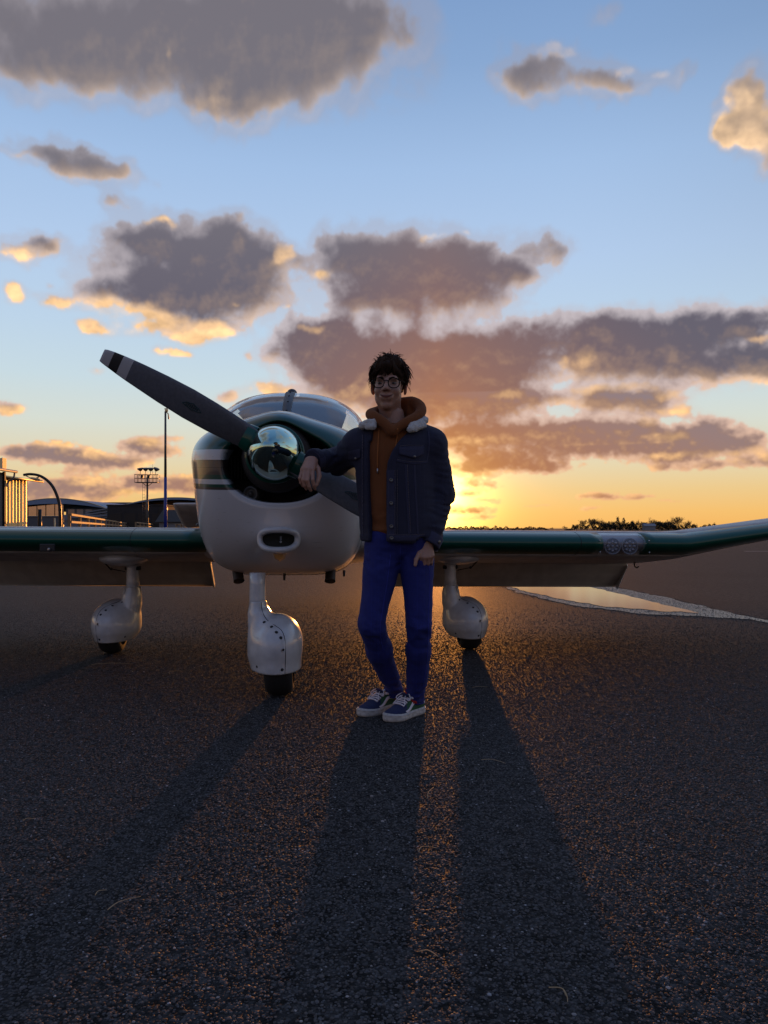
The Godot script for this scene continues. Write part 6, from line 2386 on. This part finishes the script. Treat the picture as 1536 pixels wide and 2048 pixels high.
func surface_strip(f: Field, line: Array, wide: float, lift: float) -> SurfaceTool:
	# a raised band of cloth that follows the front of the garment
	var st := mb()
	var pts := []
	for q in line:
		pts.append(Vector3(q[0], q[1], 0))
	pts = curve(pts, 8)
	var rings := []
	for i in pts.size():
		var t: Vector3 = (pts[mini(i + 1, pts.size() - 1)] - pts[maxi(i - 1, 0)]).normalized()
		var side := Vector3(-t.y, t.x, 0) * wide * 0.5
		var ring := PackedVector3Array()
		for e in [[-1.0, -0.002], [-1.0, lift], [-0.4, lift * 1.2], [0.4, lift * 1.2], [1.0, lift], [1.0, -0.002]]:
			var q: Vector3 = pts[i] + side * e[0]
			ring.append(f.front(q.x, q.y) + Vector3(0, 0, e[1]))
		if ring[1].z > -9.0 and ring[2].z > -9.0 and ring[3].z > -9.0 and ring[4].z > -9.0 and ring[0].z > -9.0 and ring[5].z > -9.0:
			rings.append(ring)
	loft(st, rings, false)
	return st


func stitches(f: Field, line: Array, lift: float) -> SurfaceTool:
	var st := mb()
	var pts := []
	for q in line:
		pts.append(Vector3(q[0], q[1], 0))
	pts = curve(pts, 10)
	var out := []
	for q in pts:
		out.append(f.front(q.x, q.y) + Vector3(0, 0, lift))
	for i in range(0, out.size() - 1):
		if out[i].z < -9.0 or out[i + 1].z < -9.0:
			continue
		tube(st, [out[i], (out[i] as Vector3).lerp(out[i + 1], 0.75)], 0.0010, 0.0010, 4)
	return st


func jacket(p: Node3D):
	var f := Field.new(Vector3(-0.45, 0.79, -0.28), Vector3(0.33, 1.44, 0.20), 0.0078)
	f.cap(Vector3(0.010, 1.235, -0.01), Vector3(0.036, 0.86, 0.0), 0.190, 0.184, 0.0, Vector3(1, 1, 1.38))
	f.cap(Vector3(-0.140, 1.300, -0.01), Vector3(0.175, 1.305, -0.01), 0.072, 0.075, 0.05)
	f.cap(Vector3(-0.075, 1.345, -0.03), Vector3(0.110, 1.352, -0.03), 0.050, 0.050, 0.05)
	f.cap(Vector3(0.004, 1.52, 0.0), Vector3(0.004, 1.36, 0.02), 0.10, 0.085, 0.01, Vector3.ONE, true)
	f.plane(Vector3(0.05, 0.834, 0), Vector3(-0.06, -1, 0.0).normalized())
	# sleeves
	f.cap(Vector3(-0.158, 1.292, -0.01), Vector3(-0.272, 1.232, -0.165), 0.076, 0.064, 0.04)
	f.cap(Vector3(-0.272, 1.232, -0.165), Vector3(-0.374, 1.222, 0.035), 0.063, 0.047, 0.025)
	f.cap(Vector3(0.186, 1.285, -0.01), Vector3(0.226, 1.065, -0.035), 0.074, 0.064, 0.03)
	f.cap(Vector3(0.226, 1.065, -0.035), Vector3(0.166, 0.822, 0.052), 0.064, 0.051, 0.03)
	var wr := (Vector3(-0.374, 1.222, 0.035) - Vector3(-0.272, 1.232, -0.165)).normalized()
	f.plane(Vector3(-0.372, 1.216, 0.030), (wr + Vector3(-0.1, -0.25, 0)).normalized(), Vector3(-0.38, 1.21, 0.06), 0.085)
	var wl := (Vector3(0.166, 0.822, 0.052) - Vector3(0.232, 1.065, -0.035)).normalized()
	f.plane(Vector3(0.166, 0.827, 0.050), (wl + Vector3(-0.22, 0, 0)).normalized(), Vector3(0.162, 0.79, 0.06), 0.09)
	# the open front: hollowed back to the hoodie
	var edge := Curve2D.new()
	for q in [[1.44, 0.120], [1.36, 0.082], [1.30, 0.030], [1.25, -0.002], [1.20, -0.022], [1.15, -0.029], [0.95, -0.031], [0.78, -0.028]]:
		edge.add_point(Vector2(q[0], q[1]))
	for z in f.nz:
		for y in f.ny:
			var yy: float = f.o.y + y * f.c
			var right := 0.0
			for k in edge.point_count - 1:
				var a := edge.get_point_position(k)
				var b := edge.get_point_position(k + 1)
				if yy <= a.x and yy >= b.x:
					right = lerpf(a.y, b.y, (a.x - yy) / (a.x - b.x))
			var at: int = (z * f.ny + y) * f.nx
			var zz: float = f.o.z + z * f.c
			var left := -0.137 + maxf(0.0, 0.135 - zz) * 0.55 + (0.012 if yy > 1.3 else 0.0)
			for x in f.nx:
				var xx: float = f.o.x + x * f.c
				if xx < -0.25 or xx > 0.2:
					continue
				var gap := minf(minf(xx - left, right - xx), zz - 0.02)
				f.v[at + x] = maxf(f.v[at + x], gap)
	var n := FastNoiseLite.new()
	n.seed = 23
	n.frequency = 5.0
	n.fractal_octaves = 2
	f.each(func(q: Vector3, d: float) -> float:
		var elbow := exp(-pow((q - Vector3(0.235, 1.05, -0.01)).length() / 0.11, 2.0)) + exp(-pow((q - Vector3(-0.26, 1.23, -0.12)).length() / 0.10, 2.0))
		var cuff := exp(-pow((q - Vector3(0.185, 0.90, 0.03)).length() / 0.09, 2.0))
		var arm := step3(0.165, 0.20, q.x) + step3(0.20, 0.24, -q.x)
		var s := q.y * 1.0 + q.z * 0.5 + absf(q.x) * 0.45 + 0.03 * n.get_noise_3d(q.x, q.y, q.z)
		var w := 0.55 - 1.9 * absf(n.get_noise_3d(q.x * 0.8 + 3.0, s * 4.2, q.z * 0.9))
		var band := 0.0025 * step3(0.876, 0.872, q.y) * (1.0 - step3(0.1, 0.13, q.x))
		return d - w * (0.0016 + 0.0075 * elbow + 0.0065 * cuff + 0.0030 * arm) - 0.006 * n.get_noise_3d(q.x, q.y * 0.6, q.z) - band, 0.03)
	var o := put("jacket", netted([f]), M.jacket_denim, p)
	var bands := {
		"placket": [[[-0.006, 1.165], [-0.006, 1.05], [-0.007, 0.95], [-0.006, 0.85]], 0.040, 0.0022],
		"waistband": [[[-0.026, 0.856], [0.04, 0.855], [0.10, 0.856], [0.150, 0.858]], 0.030, 0.0022],
		"chest_seam": [[[0.018, 1.208], [0.06, 1.200], [0.11, 1.198], [0.16, 1.205]], 0.010, 0.0014],
		"front_panel": [[[0.060, 1.190], [0.064, 1.08], [0.070, 0.97], [0.075, 0.875]], 0.012, 0.0014],
	}
	for k in bands:
		obj(k, surface_strip(f, bands[k][0], bands[k][1], bands[k][2]), M.jacket_seam, o)
	obj("front_panel", surface_strip(f, [[0.098, 1.190], [0.104, 1.08], [0.110, 0.97], [0.113, 0.875]], 0.009, 0.0012), M.jacket_seam, o)
	obj("front_edge", surface_strip(f, [[-0.1395, 1.335], [-0.1405, 1.20], [-0.1405, 1.05], [-0.1405, 0.90], [-0.139, 0.862]], 0.007, 0.0022), M.jacket_seam, o)
	obj("shoulder_seam", surface_strip(f, [[0.164, 1.352], [0.168, 1.30], [0.164, 1.25], [0.155, 1.20]], 0.008, 0.0012), M.jacket_seam, o)
	# pocket flaps with a pointed lower edge
	for q in [[0.030, 0.142, 1.276, 1.240, 1.218, 1.252], [-0.208, -0.150, 1.262, 1.228, 1.215, 1.240]]:
		var st := mb()
		var rows := []
		for i in 9:
			var u := i / 8.0
			var x := lerpf(q[0], q[1], u)
			var top: float = q[2] + 0.010 * (u - 0.5)
			var low: float = lerpf(q[3] - 0.004, q[4], u / 0.62) if u < 0.62 else lerpf(q[4], q[5] - 0.012, (u - 0.62) / 0.38)
			var ring := PackedVector3Array()
			for j in 7:
				var v := j / 6.0
				var h := f.front(x, lerpf(top, low, v))
				if h.z < -9.0:
					h = f.front(x + 0.012, lerpf(top, low, v))
				ring.append(h + Vector3(0, 0, 0.0010 + 0.0045 * pow(v, 0.5)))
			ring.append(f.front(x, low) + Vector3(0, 0, -0.002))
			rows.append(ring)
		loft(st, rows, false)
		var fl := obj("pocket_flap", st, M.jacket_seam, o)
		var bt := mb()
		var c := f.front(lerpf(q[0], q[1], 0.62), q[4] + 0.010)
		lathe(bt, [[0.0, 0.0085], [0.004, 0.0085], [0.006, 0.007], [0.006, 0.004]], c, Basis(), 12)
		obj("button", bt, M.button, fl)
	var bt_at := [[-0.008, 1.120], [-0.008, 1.015], [-0.007, 0.910], [-0.006, 0.857]]
	for q in bt_at:
		var bt := mb()
		var c := f.front(q[0], q[1])
		lathe(bt, [[0.0, 0.0085], [0.0045, 0.0085], [0.0055, 0.0105], [0.0082, 0.0095], [0.0090, 0.006], [0.0085, 0.001]], c, toward(Vector3(0.05, 0, 1)), 16)
		obj("button", bt, M.button, o)
	var sewn := [[[0.010, 1.165], [0.010, 1.05], [0.009, 0.95], [0.010, 0.875]], [[0.020, 1.165], [0.020, 1.05], [0.019, 0.95], [0.020, 0.875]], [[0.0665, 1.19], [0.0705, 1.08], [0.0765, 0.97], [0.0815, 0.88]], [[-0.022, 0.872], [0.04, 0.871], [0.10, 0.872], [0.148, 0.874]], [[0.034, 1.2755], [0.08, 1.279], [0.140, 1.281]], [[-0.138, 1.33], [-0.139, 1.2], [-0.139, 1.05], [-0.138, 0.87]], [[0.020, 1.214], [0.06, 1.206], [0.11, 1.204], [0.156, 1.211]]]
	for s in sewn:
		obj("stitching", stitches(f, s, 0.0034), M.stitch, o)
	# cuffs
	for c in [[Vector3(-0.372, 1.216, 0.030), (wr + Vector3(-0.1, -0.25, 0)).normalized(), 0.0475, 0.040], [Vector3(0.166, 0.827, 0.050), (wl + Vector3(-0.22, 0, 0)).normalized(), 0.0535, 0.048]]:
		var st := mb()
		var b := toward(c[1])
		var rows := []
		for e in [[1.00, -c[3]], [1.035, -c[3] + 0.003], [1.03, -0.004], [1.01, 0.004], [0.93, 0.003], [0.86, -0.03]]:
			rows.append([c[2] * e[0], e[1]])
		lathe(st, rows, c[0], b, 36)
		var cf := obj("cuff", st, M.jacket_seam, o)
		var bt := mb()
		var side: Vector3 = (Vector3(0.75, 0, 0.66) if c[0].x > 0 else Vector3(0.3, 0.9, 0.2))
		side = (side - c[1] * side.dot(c[1])).normalized()
		lathe(bt, [[0.0, 0.004], [0.005, 0.004], [0.008, 0.003], [0.0085, 0.0]], c[0] + side * c[2] * 1.03 - c[1] * 0.02, toward(side), 14)
		obj("button", bt, M.button, cf)
		var d := mb(false)
		var hole := PackedVector3Array()
		for k in 24:
			hole.append(c[0] - c[1] * 0.012 + b.x * cos(TAU * k / 24.0) * c[2] * 0.92 + b.y * sin(TAU * k / 24.0) * c[2] * 0.92)
		fan(d, hole, false)
		obj("sleeve_lining", d, M.jacket_lining, cf)
	# fleece collar
	var g := FastNoiseLite.new()
	g.seed = 3
	g.frequency = 60.0
	g.fractal_octaves = 2
	var sides := [[[Vector3(-0.140, 1.374, 0.075), Vector3(-0.112, 1.385, 0.090), Vector3(-0.085, 1.388, 0.098)], [Vector3(-0.112, 1.366, 0.095), Vector3(-0.090, 1.366, 0.106)]], [[Vector3(0.148, 1.402, 0.055), Vector3(0.118, 1.388, 0.078), Vector3(0.085, 1.374, 0.104)], [Vector3(0.142, 1.376, 0.072), Vector3(0.100, 1.360, 0.100), Vector3(0.078, 1.352, 0.116)]]]
	for s in sides:
		var c := Field.new(Vector3(-0.18, 1.31, -0.06) if s[0][0].x < 0 else Vector3(0.03, 1.31, -0.06), Vector3(-0.03, 1.44, 0.15) if s[0][0].x < 0 else Vector3(0.20, 1.44, 0.15), 0.0042)
		for row in s:
			for i in row.size() - 1:
				c.cap(row[i], row[i + 1], 0.0165, 0.0165, 0.014, Vector3(1, 1, 1.25))
		c.cap(s[0][0], s[0][0] + Vector3(0.03 if s[0][0].x < 0 else -0.02, 0.03, -0.10), 0.017, 0.017, 0.012)
		c.each(func(q: Vector3, d: float) -> float: return d + 0.001 - 0.004 * g.get_noise_3d(q.x, q.y, q.z), 0.02)
		obj_net("collar", c, M.fleece, o)


func obj_net(called: String, f: Field, m: Material, parent: Node) -> MeshInstance3D:
	return put(called, netted([f]), m, parent)


# ------------------------------------------------------------------ shoes: z to the toe, x to the side the picture shows most of
func sole_half(t: float) -> float:
	var keys := [[0.0, 0.004], [0.02, 0.018], [0.07, 0.030], [0.16, 0.0355], [0.30, 0.0365], [0.45, 0.038], [0.58, 0.044], [0.70, 0.0485], [0.80, 0.0475], [0.89, 0.0395], [0.95, 0.028], [0.985, 0.014], [1.0, 0.004]]
	for i in range(1, keys.size()):
		if t <= keys[i][0]:
			return lerpf(keys[i - 1][1], keys[i][1], (t - keys[i - 1][0]) / (keys[i][0] - keys[i - 1][0]))
	return 0.004


func shoe_top(t: float) -> float:
	var keys := [[0.0, 0.052], [0.03, 0.078], [0.10, 0.088], [0.30, 0.090], [0.42, 0.094], [0.52, 0.088], [0.63, 0.072], [0.74, 0.058], [0.86, 0.050], [0.95, 0.042], [1.0, 0.034]]
	for i in range(1, keys.size()):
		if t <= keys[i][0]:
			return lerpf(keys[i - 1][1], keys[i][1], (t - keys[i - 1][0]) / (keys[i][0] - keys[i - 1][0]))
	return 0.03


func shoe_at(t: float, a: float, lift := 0.0) -> Vector3:
	# a runs over the upper from the near side (0) to the far side (PI)
	var w := sole_half(t) * 0.93 + lift
	var h := shoe_top(t) - 0.031 + lift
	return Vector3(w * signf(cos(a)) * pow(absf(cos(a)), 0.75), 0.031 + h * pow(maxf(sin(a), 0.0), 0.8), -0.085 + 0.285 * t)


func shoe(p: Node3D, called: String, at: Vector3, turn: float, s: float):
	var root := Node3D.new()
	root.name = numbered(p, called)
	root.position = at
	root.rotation.y = turn
	root.set_meta("label", "front shoe, blue and green with a white wave" if s > 0 else "rear shoe, blue and green with a white wave")
	p.add_child(root, true)
	# rubber sole
	var so := mb()
	var rows := []
	for e in [[0.97, 0.0, 0.0], [1.03, 0.004, 0.0], [1.05, 0.012, 0.0], [1.04, 0.026, 0.001], [1.0, 0.0335, 0.001], [0.90, 0.034, 0.0]]:
		var ring := PackedVector3Array()
		for half: float in [1.0, -1.0]:
			for k in 24:
				var t := (k + 0.5) / 24.0
				t = 0.5 - 0.5 * cos(t * PI)
				if half < 0:
					t = 1.0 - t
				var toe := maxf(0.0, t - 0.75) * 0.03
				ring.append(Vector3(half * sole_half(t) * e[0] + half * 0.001, e[1] + toe * (1.0 if e[1] > 0.001 else 0.5), (-0.085 + 0.285 * t - 0.057) * (1.0 + (e[0] - 1.0) * 0.3) + 0.057))
		rows.append(ring)
	loft(so, rows, true, true, true)
	obj("sole", so, M.shoe_white, root)
	var st2 := mb()
	var ring2 := []
	for k in 49:
		var q: Vector3 = rows[3][k % 48]
		ring2.append(q + Vector3(signf(q.x) * 0.0006, 0.001, 0))
	tube(st2, ring2, 0.0016, 0.0016, 5, false)
	obj("sole_line", st2, M.blade_white, root)
	# upper: green sides, blue toe and lacing
	var blue := mb()
	var green := mb()
	var nt := 40
	var na := 28
	for i in nt:
		for k in na:
			var t0 := i / float(nt)
			var t1 := (i + 1) / float(nt)
			var a0 := PI * k / na
			var a1 := PI * (k + 1) / na
			var t := (t0 + t1) / 2
			var a := (a0 + a1) / 2
			var up := sin(a)
			var front := t > 0.66 - 0.10 * up or (t > 0.36 and up > 0.86 - 0.3 * maxf(0.0, t - 0.40))
			quad(blue if front else green, shoe_at(t0, a0), shoe_at(t0, a1), shoe_at(t1, a1), shoe_at(t1, a0))
	obj("toe_cap", blue, M.shoe_blue, root)
	obj("quarter", green, M.shoe_green, root)
	# the white wave along each side
	for side: float in [0.0, 1.0]:
		var wv := mb()
		var wr := []
		for q in curve([Vector3(0.66, 0.18, 0), Vector3(0.60, 0.17, 0), Vector3(0.53, 0.26, 0), Vector3(0.45, 0.52, 0), Vector3(0.38, 0.74, 0), Vector3(0.31, 0.72, 0), Vector3(0.22, 0.58, 0), Vector3(0.13, 0.50, 0), Vector3(0.06, 0.50, 0)], 4):
			var ring := PackedVector3Array()
			for e in [[-0.105, 0.0002], [-0.092, 0.0024], [0.092, 0.0024], [0.105, 0.0002]]:
				var a := asin(clampf(q.y * 0.72 + e[0], 0.02, 0.98))
				ring.append(shoe_at(q.x + e[0] * 0.16, a if side == 0.0 else PI - a, e[1]))
			wr.append(ring)
		loft(wv, wr, false)
		obj("side_stripe", wv, M.lace, root)
	# padded collar, tongue, laces
	var co := mb()
	tube(co, curve([Vector3(0.030, 0.092, 0.045), Vector3(0.036, 0.088, 0.0), Vector3(0.030, 0.088, -0.045), Vector3(0.0, 0.090, -0.076), Vector3(-0.030, 0.088, -0.045), Vector3(-0.036, 0.088, 0.0), Vector3(-0.030, 0.092, 0.045)], 5), 0.0062, 0.0062, 8)
	obj("collar", co, M.lace, root)
	var tg := mb()
	ball(tg, Vector3(0, 0.094, 0.046), Vector3(0.026, 0.009, 0.034), Basis(Vector3.RIGHT, -0.75), 8, 14)
	obj("tongue", tg, M.shoe_blue, root)
	var la := mb()
	for k in 6:
		var t := 0.44 + k * 0.045
		var pts := []
		for j in 9:
			pts.append(shoe_at(t + (0.012 if k % 2 == 0 else -0.012) * (j / 8.0 - 0.5), lerpf(0.92, PI - 0.92, j / 8.0), 0.0035))
		tube(la, pts, 0.0036, 0.0036, 6)
	obj("laces", la, M.lace, root)
	var bow_ := mb()
	var k0 := shoe_at(0.45, PI / 2, 0.006)
	tube(bow_, curve([k0, k0 + Vector3(0.022, 0.012, 0.010), k0 + Vector3(0.040, -0.004, 0.024), k0 + Vector3(0.030, -0.016, 0.018), k0], 5), 0.0024, 0.0024, 6)
	tube(bow_, curve([k0, k0 + Vector3(-0.020, 0.012, 0.014), k0 + Vector3(-0.040, -0.006, 0.030), k0 + Vector3(-0.026, -0.016, 0.024), k0], 5), 0.0024, 0.0024, 6)
	tube(bow_, curve([k0, k0 + Vector3(0.014, 0.002, 0.03), k0 + Vector3(0.026, -0.024, 0.05), k0 + Vector3(0.034, -0.034, 0.062)], 5), 0.0022, 0.0020, 6)
	tube(bow_, curve([k0, k0 + Vector3(-0.012, 0.004, 0.03), k0 + Vector3(-0.024, -0.018, 0.055), k0 + Vector3(-0.03, -0.030, 0.068)], 5), 0.0022, 0.0020, 6)
	obj("lace_bow", bow_, M.lace, root)
